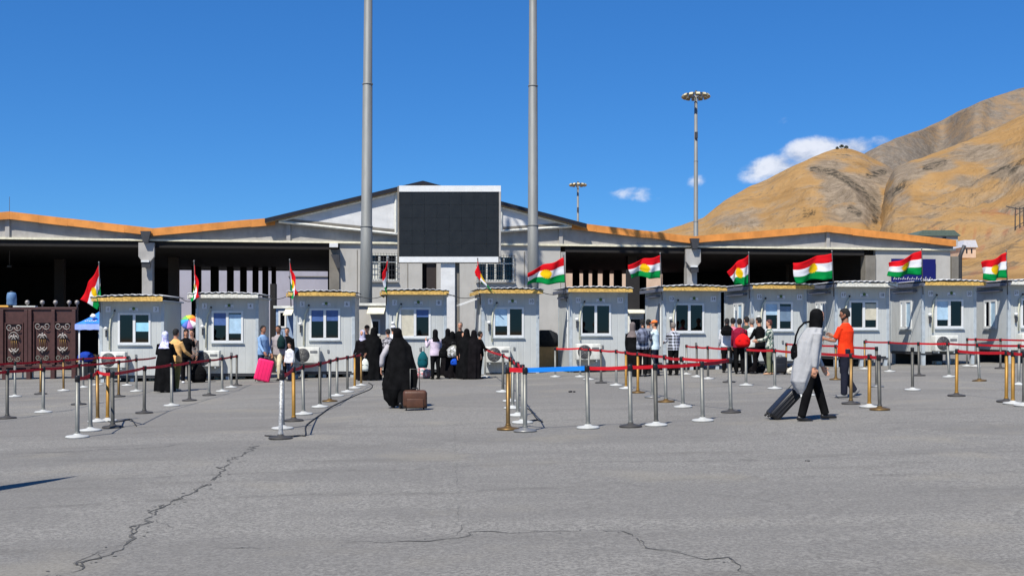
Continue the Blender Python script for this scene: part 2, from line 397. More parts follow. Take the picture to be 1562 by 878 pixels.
M['crack'] = mat('crack_filler_dirt', S(80, 79, 76), .95, var=.3, scale=8)
def crack(pts, wdt, seed):
    """open crack: a thin jagged strip lying in the asphalt"""
    rnd = random.Random(seed); P3 = [G(x, y) for x, y in pts]; mb = MB(); L = []
    for a, b in zip(P3, P3[1:]):
        n = max(2, int((b - a).length / .07))
        for k in range(n): L.append(a.lerp(b, k / n))
    L.append(P3[-1]); Q = []
    for i, p in enumerate(L):
        d = (L[min(i + 1, len(L) - 1)] - L[max(0, i - 1)]).normalized(); s = Vector((-d.y, d.x, 0))
        j = s * ((noise.noise(Vector((i * .33, seed, 0))) * .075) + rnd.uniform(-.012, .012)) * min(1.3, .3 + wdt * 50)
        Q.append((p + j, s))
    def zz(v): return (v.x, v.y, gz(v.x) + .004)
    for strand in range(2 if wdt > .012 else 1):
        so = (strand - .3) * wdt * 1.6
        for i in range(len(Q) - 1):
            e0 = min(1, i / 6, (len(Q) - 1 - i) / 6); e1 = min(1, (i + 1) / 6, (len(Q) - 2 - i) / 6)
            f = lambda k: .2 + 1.1 * max(0, noise.noise(Vector((k * .31, seed + 5 + strand * 9, 0))) + .35)
            if noise.noise(Vector((i * .17, seed + 9 + 7 * strand, 0))) < (-.25 + .2 * strand): continue
            (p, s), (q, s2) = Q[i], Q[i + 1]; a =   .75 * wdt * f(i) * e0 / 2; b =   .75 * wdt * f(i + 1) * e1 / 2
            w0, w1 = so * noise.noise(Vector((i * .4, seed, 3 + strand))) * 3, so * noise.noise(Vector(((i + 1) * .4, seed, 3 + strand))) * 3
            p = p + s * (so * .5 + w0); q = q + s2 * (so * .5 + w1)
            mb.add([zz(p - s * a), zz(q - s2 * b), zz(q + s2 * b), zz(p + s * a)], [(0, 1, 2, 3)])
    for i in range(0, len(Q), 2):
        for _ in range(2):
            if rnd.random() < .55:
                p, s = Q[i]; c = p + s * rnd.gauss(0, wdt * 3.5) + Vector((rnd.uniform(-.05, .05), rnd.uniform(-.05, .05), 0)); rr = rnd.uniform(.15, .6) * wdt; k = rnd.randint(4, 6)
                mb.add([zz(c + Vector((math.cos(j * 6.283 / k) * rr * rnd.uniform(.6, 1.6), math.sin(j * 6.283 / k) * rr * rnd.uniform(.6, 1.4), 0))) for j in range(k)], [tuple(range(k))])
    o = mb.build('crack', M['crack']); return struct(o)
crack([(88, 884), (130, 858), (165, 845), (200, 826), (205, 806), (245, 775), (268, 762), (300, 748), (320, 735), (345, 712), (352, 702), (375, 690), (402, 674)], .032, 1)
crack([(120, 872), (125, 850), (160, 838), (205, 826)], .014, 2)
crack([(205, 800), (240, 792), (275, 810)], .012, 3)
crack([(510, 830), (560, 825), (640, 826), (700, 820), (715, 812), (780, 812), (840, 810), (935, 808), (960, 812), (985, 836), (1035, 842), (1075, 853), (1110, 850), (1130, 862), (1155, 882)], .017, 4)
crack([(690, 826), (705, 800), (740, 790)], .010, 5)
crack([(0, 692), (80, 690), (150, 686), (240, 682), (300, 674)], .020, 6)
crack([(692, 640), (695, 690), (698, 760), (700, 812)], .004, 7)
crack([(1330, 646), (1400, 644), (1500, 643), (1580, 642)], .018, 8)
crack([(940, 735), (1000, 745), (1150, 760), (1240, 775)], .008, 9)
crack([(320, 835), (420, 836)], .02, 10)
crack([(0, 795), (20, 790), (60, 782)], .012, 11)

# ================================================================ HALL
BETA = math.atan(.155); CB, SB = math.cos(BETA), math.sin(BETA); Y0 = 58.92
def HV(px, py, v=0.0):
    """pixel on the hall's front plane (shifted back by v) -> local (u, z)"""
    k = (px - CX) / FPX; t = (Y0 * CB + v) / (CB - k * SB)
    return (t * (k * CB + SB) - Y0 * SB, CAMZ + (HY - py) * t / FPX)
hall = thing('border_hall', (0, Y0, 0), 'long grey drive-through hall with orange roof edges and dark open bays behind the booths', 'building', rz=BETA)
LZ = 6.13; UL, UR = HV(-240, 300)[0], HV(1456, 300)[0]; VB = 24.0
def U(px, v=0): return HV(px, 400, v)[0]
# low roof outline (top edge of the fascia)
LOW = [(-240, 343), (15, 322.5), (233, 348), (420, 331.5), (648, 354), (872, 339), (1058, 360.5), (1260, 343.5), (1458, 366)]
low = [HV(x, y, -.28) for x, y in LOW]
for i in range(len(low) - 1):
    (ua, za), (ub, zb) = low[i], low[i + 1]
    centre = 2 < i + 0 < 5 and i in (3, 4)
    mb = MB(); mb.prism([(ua, za - .04), (ub, zb - .04), (ub, zb - .2), (ua, za - .2)], -.22, VB)
    mb.build('roof', M['interior'] if False else M['concrete_dk'], hall)
    fm = M['concrete_dk'] if centre else M['orange']
    hgt = .22 if centre else .37
    # fascia made of sheet lengths with slightly different heights
    n = 1 if centre else 5
    for k in range(n):
        a, b = k / n, (k + 1) / n - (.0006 if n > 1 else 0)
        u1, z1, u2, z2 = ua + (ub - ua) * a, za + (zb - za) * a, ua + (ub - ua) * b, za + (zb - za) * b
        j = random.uniform(-.018, .018)
        MB().prism([(u1, z1 + j * .4), (u2, z2 + j * .4), (u2, z2 - hgt + j), (u1, z1 - hgt + j)], -.32 + j * .1, -.22).build('fascia_board', fm, hall)
# ceiling underside: bay shade put into its dark colour
# infill gable walls between lintel and low roofs
for (a, b) in ((0, 2), (2, 3), (3, 5), (5, 6), (6, 8)):
    pts = [(low[i][0], low[i][1] - .2) for i in range(a, b + 1)]
    if a == 0: pts[0] = (UL, pts[0][1])
    poly = [(p[0], p[1]) for p in pts] + [(pts[-1][0], LZ + .004), (pts[0][0], LZ + .004)]
    MB().prism(poly[::-1], .0, .22).build('gable_wall', M['concrete'], hall)
# rain-shade battens under the roof edge
MB().box(UL, UR, -.14, .26, LZ - .10, LZ).build('lintel', M['cream'], hall)
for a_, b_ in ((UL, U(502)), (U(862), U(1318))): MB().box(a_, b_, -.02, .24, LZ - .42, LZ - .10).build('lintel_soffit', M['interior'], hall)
for px, yt in ((12, 333), (440, 341), (855, 346), (1262, 352)):
    u = U(px); zt = HV(px, yt)[1]
    MB().box(u - .1, u + .1, -.12, -.005, LZ + .002, zt).build('gable_post', M['concrete'], hall)
# high central gable
HG = [(404, 334), (645, 276.5), (895, 342)]
hg = [HV(x, y, -.6) for x, y in HG]
for i in range(2):
    (ua, za), (ub, zb) = hg[i], hg[i + 1]
    MB().prism([(ua, za), (ub, zb), (ub, zb - .16), (ua, za - .16)], -.54, VB).build('roof', M['black_fascia'], hall)
    MB().prism([(ua, za + .03), (ub, zb + .03), (ub, zb - .17), (ua, za - .17)], -.62, -.54).build('fascia_board', M['black_fascia'], hall)
    # timber eave strip below
    MB().prism([(ua, za - .17), (ub, zb - .17), (ub, zb - .22), (ua, za - .22)], -.58, -.53).build('eave_strip', M['timber'], hall)
for seg in (((430, 335), (645, 283), (645, 358)), ((645, 283), (868, 343), (645, 358))):
    MB().prism([HV(x, y, -.3) for x, y in seg][::-1], -.3, -.22).build('cladding', M['white_sheet'], hall)
# white frame bars of the cladding
for a, b in (((425, 337), (645, 284)), ((645, 284), (872, 344)), ((425, 338), (645, 361)), ((645, 361), (872, 345)), ((604, 293), (604, 355)), ((765, 314), (765, 352))):
    A, B = HV(*a, -.34), HV(*b, -.34)
    MB().tube([(A[0], -.34, A[1]), (B[0], -.34, B[1])], .07, 4, smooth=False).build('frame_bar', M['offwhite'], hall)
# columns
def hall_column(px, wpx, top, m=M['concrete'], hopper=False):
    u = U(px); hw = wpx / 2 * 58 / FPX
    MB().box(u - hw, u + hw, -.1, .5, -2.5, top).build('column', m, hall, .02)
    if hopper:
        MB().prism([(u - hw * 1.5, LZ - .2), (u + hw * 1.5, LZ - .2), (u + hw * 1.5, LZ - .9), (u + hw * .5, LZ - 1.25), (u - hw * .5, LZ - 1.25), (u - hw * 1.5, LZ - .9)][::-1], -.35, -.1).build('column_capital', m, hall, .02)
        MB().prism([(u - .25, LZ + .35), (u + .25, LZ + .35), (u + .13, LZ - .2), (u - .13, LZ - .2)][::-1], -.62, -.36).build('rain_hopper', M['dark'], hall)
        MB().box(u - .2, u + .22, -.5, -.36, LZ - 1.45, LZ - 1.2).build('flood_lamp', M['dark'], hall)
        MB().box(u - .22, u + .16, -.55, -.36, LZ - 1.19, LZ - 1.09).build('lamp_hood', M['white'], hall)
hall_column(225, 15, LZ - .42, hopper=True); hall_column(1055, 16, LZ - .42, hopper=True)
hall_column(510, 15, LZ - .42, M['concrete_dk']); hall_column(859, 7, LZ - .42); hall_column(1327, 18, LZ - .42, M['concrete_dk'])
hall_column(1456, 12, LZ - .42, M['concrete_dk']); hall_column(-200, 16, LZ - .42)
for px in (1466,):
    u = U(px); MB().tube([(u, .1, -2), (u, .1, LZ - .4), (u + .15, -.1, LZ + .2)], .11, 8).build('downpipe', M['dark'], hall)
MB().box(U(218), U(222), -.16, -.11, -1, 3.2).build('column_trim', M['concrete_dk'], hall)
# centre wall with window and door openings
def rect(x0, x1, y0, y1, v=0): return (HV(x0, y0, v)[0], HV(x1, y0, v)[0], HV((x0 + x1) / 2, y1, v)[1], HV((x0 + x1) / 2, y0, v)[1])
WINS = [rect(551, 606, 387, 428), rect(727, 784, 390, 429)]
DOOR = rect(644, 666, 399, 470)
us = [518, 585 - 40, 622, 705, 792, 855]
solid_wall(U(518), U(855), -2.5, LZ - .103, .02, .3, WINS + [DOOR]).build('wall', M['wall_light'], hall)
for px in (545, 622, 700, 800):
    u = U(px); MB().box(u - .02, u + .02, .008, .02, -2, LZ - .42).build('wall_seam', M['concrete_dk'], hall)
def hall_window(rc, n, closed):
    u0, u1, z0, z1 = rc
    mb = MB()
    mb.box(u0, u1, -.03, .08, z1 - .08, z1); mb.box(u0, u1, -.03, .08, z0, z0 + .08); mb.box(u0, u0 + .08, -.03, .08, z0 + .08, z1 - .08); mb.box(u1 - .08, u1, -.03, .08, z0 + .08, z1 - .08)
    w_ = mb.build('window', M['offwhite'], hall)
    zt = z0 + (z1 - z0) * .7
    MB().box(u0 + .08, u1 - .08, -.02, .07, zt - .03, zt + .03).build('transom', M['offwhite'], w_)
    for k in range(n):
        a = u0 + .08 + (u1 - u0 - .16) * k / n; b = u0 + .08 + (u1 - u0 - .16) * (k + 1) / n
        if k: MB().box(a - .045, a + .045, -.02, .07, z0 + .08, z1 - .08).build('mullion', M['offwhite'], w_)
        MB().box(a + .045, b - .045, .05, .06, z0 + .08, zt - .03).build('pane', M['offwhite'] if k in closed else M['glass'], w_)
        MB().box(a + .045, b - .045, .05, .06, zt + .03, z1 - .08).build('pane', M['glass'], w_)
    # burglar bars
    bars = MB()
    q = int((u1 - u0) / .14)
    for k in range(q + 1):
        a = u0 + (u1 - u0) * k / q; bars.box(a - .009, a + .009, -.12, -.10, z0 - .05, z1 + .05)
    for k in range(6):
        z = z0 + (z1 - z0) * k / 5; bars.box(u0 - .05, u1 + .05, -.10, -.085, z - .01, z + .01)
    bars.build('window_bars', M['dark'], w_)
    MB().box(u0 - .06, u1 + .06, -.14, -.03, z0 - .07, z0 - .002).build('sill', M['concrete'], w_)
hall_window(WINS[0], 4, (1,)); hall_window(WINS[1], 4, ())
MB().box(DOOR[0] + .25, DOOR[1], .2, .26, DOOR[2] - 1, DOOR[3]).build('door', M['dark_brown'], hall)
MB().box(DOOR[0], DOOR[1], .5, .6, -2, DOOR[3] + .3).build('inner_wall', M['interior'], hall)
MB().box(U(530), U(845), 4, 4.2, -2, LZ).build('inner_wall', M['wall_light'], hall)
# closed right end
solid_wall(U(1336), U(1450), -2.5, LZ - .103, .02, .3, []).build('wall', M['wall_light'], hall)
MB().box(UR - .25, UR, .5, VB, -2.5, LZ + .4).build('end_wall', M['wall_light'], hall)
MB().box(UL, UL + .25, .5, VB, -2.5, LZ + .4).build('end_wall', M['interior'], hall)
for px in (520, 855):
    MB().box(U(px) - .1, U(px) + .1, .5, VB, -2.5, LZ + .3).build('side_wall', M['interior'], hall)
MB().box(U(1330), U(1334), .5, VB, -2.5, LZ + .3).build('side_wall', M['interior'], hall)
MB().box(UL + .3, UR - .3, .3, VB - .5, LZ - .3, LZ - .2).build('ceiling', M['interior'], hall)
# rear wall of the hall with its low openings
VR = 22.0
def ur(px): return HV(px, 400, VR)[0]
zo = HV(380, 408, VR)[1]; zo2 = HV(920, 412, VR)[1]
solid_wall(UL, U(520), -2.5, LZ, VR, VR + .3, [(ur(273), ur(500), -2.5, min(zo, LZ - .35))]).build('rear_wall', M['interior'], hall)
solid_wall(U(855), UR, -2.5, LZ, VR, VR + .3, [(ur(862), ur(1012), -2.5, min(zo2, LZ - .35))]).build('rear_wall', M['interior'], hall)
for x0, x1 in ((292, 306), (321, 333), (346, 356), (366, 376), (385, 394), (400, 409), (414, 421)):
    h = (x1 - x0) / 14 * .5; a, b = HV(x0, 400, 19)[0], HV(x1, 400, 19)[0]
    MB().box(a, b, 19, 19 + h, -2.5, LZ - .31).build('inner_column', M['interior'], hall)
for x0, x1 in ((875, 884), (891, 898), (905, 912), (921, 930), (938, 949), (966, 986)):
    a, b = HV(x0, 400, 19)[0], HV(x1, 400, 19)[0]
    MB().box(a, b, 19, 19.4, -2.5, LZ - .31).build('inner_column', M['interior'], hall)
for px, v in ((264, 9), (90, 12), (1210, 10), (965, 4)):
    u = HV(px, 400, v)[0]; MB().box(u - .28, u + .28, v, v + .5, -2.5, LZ - .31).build('inner_column', M['dark_brown'], hall)
# notice box on the pilaster, wall lamp, banner
u0, u1, z0, z1 = rect(1358, 1425, 395, 431)
bn = MB().box(u0, u1, -.16, -.1, z0, z1).build('sign_board', M['navy'], hall)
tw = NT
for i in range(9):
    a = u0 + .12 + i * (u1 - u0 - .24) / 9
    MB().tube([(a, -.17, z0 + .16), (a + .06, -.17, z0 + .30 + .03 * (i % 2)), (a + .13, -.17, z0 + .17), (a + .19, -.17, z0 + .22)], .016, 4, smooth=False).build('sign_lettering', M['white'], bn)
u = U(508); MB().box(u - .18, u + .25, -.55, -.12, HV(508, 378)[1], HV(508, 372)[1]).build('wall_lamp', M['white'], hall)
MB().prism([(u - .1, LZ - .7), (u + .3, LZ - .7), (u + .35, LZ - 1.4), (u + .2, LZ - 1.4)][::-1], -.4, -.13).build('lamp_bracket', M['dark'], hall)
# buildings beyond the open bays
def lb(px, v): return HV(px, 400, v)[0]
bw = thing('rear_building', (0, Y0, 0), 'pale lavender plastered wall seen through the dark pillars of the left bay', 'building', rz=BETA)
solid_wall(lb(150, 36), lb(560, 36), -2.5, 8.2, 36, 36.4, [(lb(462, 36), lb(476, 36), 3.2, 4.6)]).build('wall', M['wall_lav'], bw)
MB().box(lb(462, 36), lb(476, 36), 36.2, 36.25, 3.2, 4.6).build('window', M['glass'], bw)
MB().box(lb(440, 36), lb(500, 36), 35.9, 35.99, 6.0, 6.08).build('cable_duct', M['concrete_dk'], bw)
bt = thing('rear_building', (0, Y0, 0), 'tan and pink plastered wall seen through the dark pillars of the right bay', 'building', rz=BETA)
MB().box(lb(830, 36), lb(1045, 36), 36, 36.4, 3.6, 8.2).build('wall', M['wall_tan'], bt)
MB().box(lb(830, 36), lb(1045, 36), 36, 36.41, -2.5, 3.6).build('wall_base', M['wall_pink'], bt)

# ================================================================ BOOTHS
EMB = mat('green_emblem', S(80, 110, 60), .6)
SIGN = mat('sign_plaque', S(210, 214, 222), .5, dirt=.1)
PAPER = mat('pale_blue_notice', S(150, 205, 225), .8, var=.1)
CURT = mat('cream_blind', S(196, 190, 170), .8, var=.1)
BINT = mat('booth_interior', S(70, 66, 62), .8)
PIPE = mat('insulated_pipe', S(205, 203, 180), .8, dirt=.3)
CANB = mat('slate_side_edge', S(96, 100, 112), .6)
#      left  right sidepx  roofbottom  gap   win(x0,x1,y0,y1)         roof  yaw  depth
BO = [(152, 250, 461, .25, (180, 230, 477, 525), 'y', 2.5, 2.4, (158, 536)),
      (299, 394, 456, .25, (323, 371, 474, 522), 'w', 3.0, 2.2, (300, 534)),
      (448, 541, 453, .25, (472, 519, 470, 518), 'y', 3.5, 1.9, (451, 529)),
      (589, 681, 451, .25, (609, 657, 469, 515), 'y', 4.0, 2.2, None),
      (735, 822, 449, .06, (752, 799, 468, 514), 'y', 8.0, 2.2, (739, 528)),
      (869, 957, 447, .14, (885, 932, 463, 511), 'y', 8.0, 2.2, (876, 524)),
      (1012, 1099, 445, .28, (1028, 1074, 462, 507), 'y', 9.0, 2.3, None),
      (1146, 1230, 442, .28, (1165, 1209, 460, 504), 'y', 11.0, 2.5, None),
      (1274, 1356, 439, .38, (1295, 1339, 458, 502), 'w', 9.0, 2.4, None),
      (1407, 1489, 437, .48, (1426, 1469, 456, 500), 'y', 8.0, 2.4, (1418, 511)),
      (1538, 1620, 436, .48, (1557, 1600, 455, 499), 'w', 6.0, 2.4, (1550, 508))]
BLAB = ['leftmost grey prefab booth, yellow roof edge, beside the blue canopy tent',
        'grey prefab booth with white roof edge, left of the pink suitcase',
        'grey prefab booth with round-fan air conditioner between the pink suitcase and left mast',
        'grey prefab booth with one window half blinded, just left of the screen column',
        'grey prefab booth with side door awning just right of the screen column',
        'grey prefab booth with the widely spread flag on its left corner',
        'grey prefab booth behind the person in a chequered shirt',
        'grey prefab booth behind the queue with the maroon shirt',
        'grey prefab booth with white roof edge behind the orange t-shirt',
        'grey prefab booth with side window, in front of the navy banner',
        'grey prefab booth cut off by the right edge']
def booth(i, spec):
    pl, pr, yr, gap, wn, rf, yaw, dep, ac = spec
    by = 582 - .0207 * (pl - 200); Y = CAMZ * FPX / ((by - HY) + SL * (pl - CX)); k = FPX / Y; th = R(yaw)
    kl = (pl - CX) / FPX; X = kl * Y
    t = thing('passport_booth', (X, Y, gz(X)), BLAB[i], 'booth', 'passport booths in one row across the yard', th)
    W = 0
    def ux(px):      # pixel -> local x on the front face
        kk = (px - CX) / FPX; return (kk * Y - X) / (math.cos(th) - kk * math.sin(th))
    W = ux(pr); z1 = (by - yr) / k + .03; z0 = gap
    wx0, wx1 = ux(wn[0]), ux(wn[1]); byw = 582 - .0207 * ((pl + pr) / 2 - 200)
    wz1, wz0 = (by - wn[2]) / k, (by - wn[3]) / k
    T = .06
    solid_wall(.10, W - .10, z0, z1, 0, T, [(wx0, wx1, wz0, wz1)]).build('front_wall', M['booth'], t)
    for xa, xb in ((0, .10), (W - .10, W)):
        for ya, yb in ((-.012, .10), (dep - .1, dep + .012)):
            MB().box(xa - .012 * (xa == 0), xb + .012 * (xa > 0), ya, yb, z0 - .06, z1).build('corner_post', M['booth_post'], t, .01)
    side_holes = []
    if i >= 7: side_holes = [(.75, 1.6, wz0 - .02, wz1 - .02)]
    if i in (5, 6): side_holes = [(.35, .62, .9, wz1)]
    mw = solid_wall(.1, dep - .1, z0, z1, 0, T, side_holes)
    mw.v = [(y, x, z) for x, y, z in mw.v]; mw.f = [f[::-1] for f in mw.f]; mw.build('side_wall', M['booth_side'], t)
    MB().box(W - T, W, .1, dep - .1, z0, z1).build('side_wall', M['booth_side'], t)
    MB().box(.1, W - .1, dep - T, dep, z0, z1).build('back_wall', M['booth'], t)
    MB().box(.02, W - .02, .02, dep - .02, z0 - .1, z0 - .002).build('floor_frame', M['dark'], t)
    MB().box(.13, W - .13, dep - .5, dep - .1, z0, z1 - .1).build('inner_cabinet', BINT, t)
    MB().box(.13, W - .13, .12, .6, z0, wz0 - .05).build('desk', BINT, t)
    # legs
    if gap > .1:
        for x in (.08, W * .5, W - .1):
            for y in (.1, dep - .15): MB().box(x - .06, x + .06, y - .06, y + .06, 0 if gap < .3 else .0, gap - .1).build('leg', M['booth_post'], t)
        rb = random.Random(i)
        for q in range(3):
            x = rb.uniform(.3, W - .4); MB().box(x, x + rb.uniform(.15, .35), dep * .3, dep * .3 + .3, .0, min(gap - .11, rb.uniform(.1, .3))).build('support_block', M['offwhite'], t)
    MB().box(.1, W - .1, dep - .3, dep - .25, .0, z0 - .101).build('rear_shade_panel', M['black'], t)  # black panel added so the gap under the booth reads as deep shade
    # roof
    ov, ol = .45, .16
    foam = M['yellow_foam'] if rf == 'y' else M['white_foam']
    MB().box(-ol, W + .08, -ov, dep + .1, z1, z1 + .05).build('roof', M['booth'], t)
    rr = random.Random(40 + i); n = 9; mb = MB()
    for q in range(n):      # uneven foam edge along the front
        a = -ol + .02 + (W + .06 + ol) * q / n; b = -ol + .02 + (W + .06 + ol) * (q + 1) / n
        h0 = .125 + rr.uniform(-.012, .012) + .05 * q / n * (i == 0)
        mb.box(a, b, -ov - .03 + rr.uniform(-.006, .006), -ov, z1 + .0 - .004, z1 + h0)
    mb.build('roof_fascia', foam, t, .008)
    # corrugated top sheet, rippled edge
    mb = MB(); nx = 40; vs = []; fs = []
    for yy in (-ov - .06, dep + .12):
        for q in range(nx + 1):
            x = -ol - .02 + (W + .12 + ol) * q / nx
            z = z1 + .14 + .018 * math.sin(q * 1.7) + .012 * noise.noise(Vector((x * 2, i, yy))) + (.045 * math.sin(q / nx * math.pi)) + (.05 * (q / nx) if i == 0 else 0)
            vs.append((x, yy, z))
    vs += [(x, y, z + .022) for x, y, z in vs]; n0 = nx + 1; N = 2 * n0
    for q in range(nx):
        fs += [(q, q + 1, n0 + q + 1, n0 + q), (N + q, N + n0 + q, N + n0 + q + 1, N + q + 1), (q, N + q, N + q + 1, q + 1), (n0 + q, n0 + q + 1, N + n0 + q + 1, N + n0 + q)]
    mb.add(vs, fs, 0, True); mb.build('roof_sheet', M['roof_sheet'], t)
    MB().box(-ol - .04, -ol, -ov, dep + .1, z1 - .03, z1 + .09).build('side_gutter', CANB if i > 4 else foam, t)
    # front window
    def window(parent, f, blind, x0, x1, za, zb, notice=None):
        d = .07; fr = MB(); y0, y1 = -.03, .04
        fr.box(x0, x1, y0, y1, zb - d, zb); fr.box(x0, x1, y0, y1, za, za + d); fr.box(x0, x0 + d, y0, y1, za + d, zb - d); fr.box(x1 - d, x1, y0, y1, za + d, zb - d)
        fr.box((x0 + x1) / 2 - .045, (x0 + x1) / 2 + .045, y0 - .01, y1, za + d, zb - d)
        fr.v = [f(*p) for p in fr.v]; w_ = fr.build('window', M['glass_frame'], parent)
        for s_, (a, b) in enumerate(((x0 + d, (x0 + x1) / 2 - .045), ((x0 + x1) / 2 + .045, x1 - d))):
            pm = MB().box(a, b, .0, .008, za + d, zb - d); pm.v = [f(*p) for p in pm.v]
            pm.build('pane', M['glass'], w_)
            if s_ in blind:
                q0, q1, mm = blind[s_]; cm = MB().box(a + .004, b - .004, -.008, -.003, za + d + (zb - za - 2 * d) * q0, za + d + (zb - za - 2 * d) * q1); cm.v = [f(*p) for p in cm.v]; cm.build('blind', mm, w_)
        sl = MB().box(x0 - .03, x1 + .03, -.075, -.031, za - .04, za - .002); sl.v = [f(*p) for p in sl.v]; sl.build('sill', M['booth_post'], w_)
        return w_
    BLUE = mat('blue_tinted_film', S(74, 98, 148), .3)
    PALE = mat('pale_film', S(168, 196, 215), .4)
    bl = {0: {1: (.4, .72, PAPER)}, 1: {0: (.55, 1, BLUE), 1: (.25, .95, PALE)}, 2: {0: (.6, 1, BLUE), 1: (.62, 1, BLUE)}, 3: {0: (0, 1, CURT), 1: (.72, 1, BLUE)},
          4: {0: (.35, 1, PALE)}, 7: {0: (.55, 1, PALE), 1: (.3, .9, mat('grey_film', S(110, 130, 150), .4))}, 8: {1: (.3, .95, CURT)}, 9: {0: (.25, 1, PALE)}}.get(i, {})
    window(t, lambda x, y, z: (x, y, z), bl, wx0, wx1, wz0, wz1)
    if i >= 7:
        window(t, lambda x, y, z: (y, x, z), {0: (.0, 1.0, PALE)} if i != 8 else {}, .75, 1.6, wz0 - .02, wz1 - .02)
    if i in (5, 6):
        pm = MB().box(.02, .03, .35, .62, .9, wz1).build('side_window', M['glass'], t)
        MB().box(-.03, .0, .30, .35, .85, wz1 + .05).build('window_trim', M['white'], t)
    # plaques above the window
    def plaque(x, z, s_, w_=.17):
        p_ = MB().box(x - w_ / 2, x + w_ / 2, -.022, -.004, z - .1, z + .1).build('number_plaque', SIGN, t)
        text_obj(s_, .15, M['dark'], p_, (x, -.024, z))
    zp = z1 - .27
    plaque(.30, zp, str(2 * i + 1)); plaque(W - .27, zp, str(2 * i + 2), .2)
    ce = MB(); xm = (.1 + W) / 2 + .02
    ce.box(xm - .15, xm + .15, -.016, -.004, zp - .07, zp + .04); c_ = ce.build('crest_plaque', SIGN, t)
    MB().lathe([(.0, -.004), (.055, -.003), (.055, .003), (0, .004)], seg=12).build('crest', EMB, c_).matrix_local = Matrix.Translation((xm, -.022, zp + .02)) @ Matrix.Rotation(R(90), 4, 'X')
    for q in range(5): MB().box(xm - .13 + q * .055, xm - .095 + q * .055, -.024, -.017, zp - .055, zp - .04 + .008 * (q % 2)).build('crest_lettering', M['dark'], c_)
    MB().ball((.53, -.03, zp - .05), .035, 0, 8, 6).build('alarm_lamp', M['black'], t)
    # camera / wall light with its pipe
    mb = MB(); mb.tube([(.36, -.05, 1.15), (.36, -.05, 1.9), (.40, -.05, 2.25), (.52, -.05, zp - .1)], .028, 8); mb.build('insulated_pipe', PIPE, t)
    MB().ball((.24, -.09, wz1 - .55), (.07, .07, .06), 0, 10, 6).build('wall_light', M['white'], t)
    MB().box(.22, .27, -.09, -.04, wz1 - .85, wz1 - .62).build('wall_intercom', M['dark'], t)
    if ac:
        ax, ay = ux(ac[0]), (by - ac[1]) / k; a_ = MB().rbox((ax + .44, -.24, ay - .28), (.86, .32, .56), .03).build('air_conditioner', M['offwhite'], t)
        T2 = Matrix.Translation((ax + .29, -.405, ay - .28)) @ Matrix.Rotation(R(90), 4, 'X')
        mb = MB(T2); mb.lathe([(0, -.012), (.235, -.012), (.245, 0), (.235, .008), (0, .008)], seg=24); mb.build('fan_opening', M['dark'], a_)
        mb = MB(T2)
        for r_ in (.06, .11, .16, .21): mb.tube([(r_ * math.cos(q * .4363), r_ * math.sin(q * .4363), .015) for q in range(15)] , .006, 4)
        for q in range(8): mb.tube([(0, 0, .018), (.235 * math.cos(q * .785), .235 * math.sin(q * .785), .018)], .005, 4)
        mb.build('fan_grille', M['base_grey'], a_)
        MB().box(ax + .55, ax + .80, -.412, -.402, ay - .2, ay - .12).build('badge', M['base_grey'], a_)
        for q in (ax + .12, ax + .7): MB().box(q, q + .04, -.38, -.002, ay - .62, ay - .57).build('bracket', M['booth_post'], t)
    MB().box(W * .55, W * .55 + .07, -.03, -.003, wz0 - .45, wz0 - .35).build('socket_box', M['base_grey'], t)
    if i == 4:      # awning and door on the left side
        MB().prism([(-.75, z1 - .42), (-.75, z1 - .36), (-.02, z1 - .1), (-.02, z1 - .16)][::-1], .35, 1.5).build('door_awning', M['white'], t)
        MB().box(-.03, -.005, .45, 1.35, z0 + .05, z0 + 2.05).build('door', M['white'], t)
    elif i > 4:
        MB().box(-.14, -.002, .35, dep - .5, z1 - .2, z1 - .13).build('side_dark_bar', CANB, t)  # slim dark bar along the side, below the roof edge
    return t, W, z1, Y
BT = [booth(i, s_) for i, s_ in enumerate(BO)]
#@@FLAGS
# ---------------------------------------------------------------- flags
def flag_mat():
    m = bpy.data.materials.new('tricolour_flag'); m.use_nodes = True; t = NT(m.node_tree); b = t.n['Principled BSDF']
    uv = t.new('ShaderNodeUVMap').outputs[0]; sp = t.new('ShaderNodeSeparateXYZ'); t.l.new(uv, sp.inputs[0]); u, v = sp.outputs[0], sp.outputs[1]
    du = t.m('MULTIPLY', t.m('SUBTRACT', u, .5), 1.5); dv = t.m('SUBTRACT', v, .5)
    r = t.m('SQRT', t.m('ADD', t.m('MULTIPLY', du, du), t.m('MULTIPLY', dv, dv))); a = t.m('ARCTAN2', dv, du)
    lim = t.m('ADD', .185, t.m('MULTIPLY', t.m('PINGPONG', t.m('MULTIPLY', a, 21 / math.pi / 2 * 2), 1.0), .05))
    c = t.mix(t.m('GREATER_THAN', v, .667), t.mix(t.m('GREATER_THAN', v, .333), S(0, 150, 72), S(238, 238, 240)), S(222, 22, 34))
    c = t.mix(t.m('LESS_THAN', r, lim), c, S(240, 200, 20))
    t.put(b.inputs['Base Color'], c); b.inputs['Roughness'].default_value = .85; b.inputs['Specular IOR Level'].default_value = .15
    tr = t.new('ShaderNodeBsdfTranslucent'); t.l.new(c, tr.inputs[0]); mx = t.new('ShaderNodeMixShader'); mx.inputs[0].default_value = .3
    t.l.new(b.outputs[0], mx.inputs[1]); t.l.new(tr.outputs[0], mx.inputs[2]); t.l.new(mx.outputs[0], t.n['Material Output'].inputs[0])
    return m
FM = flag_mat()
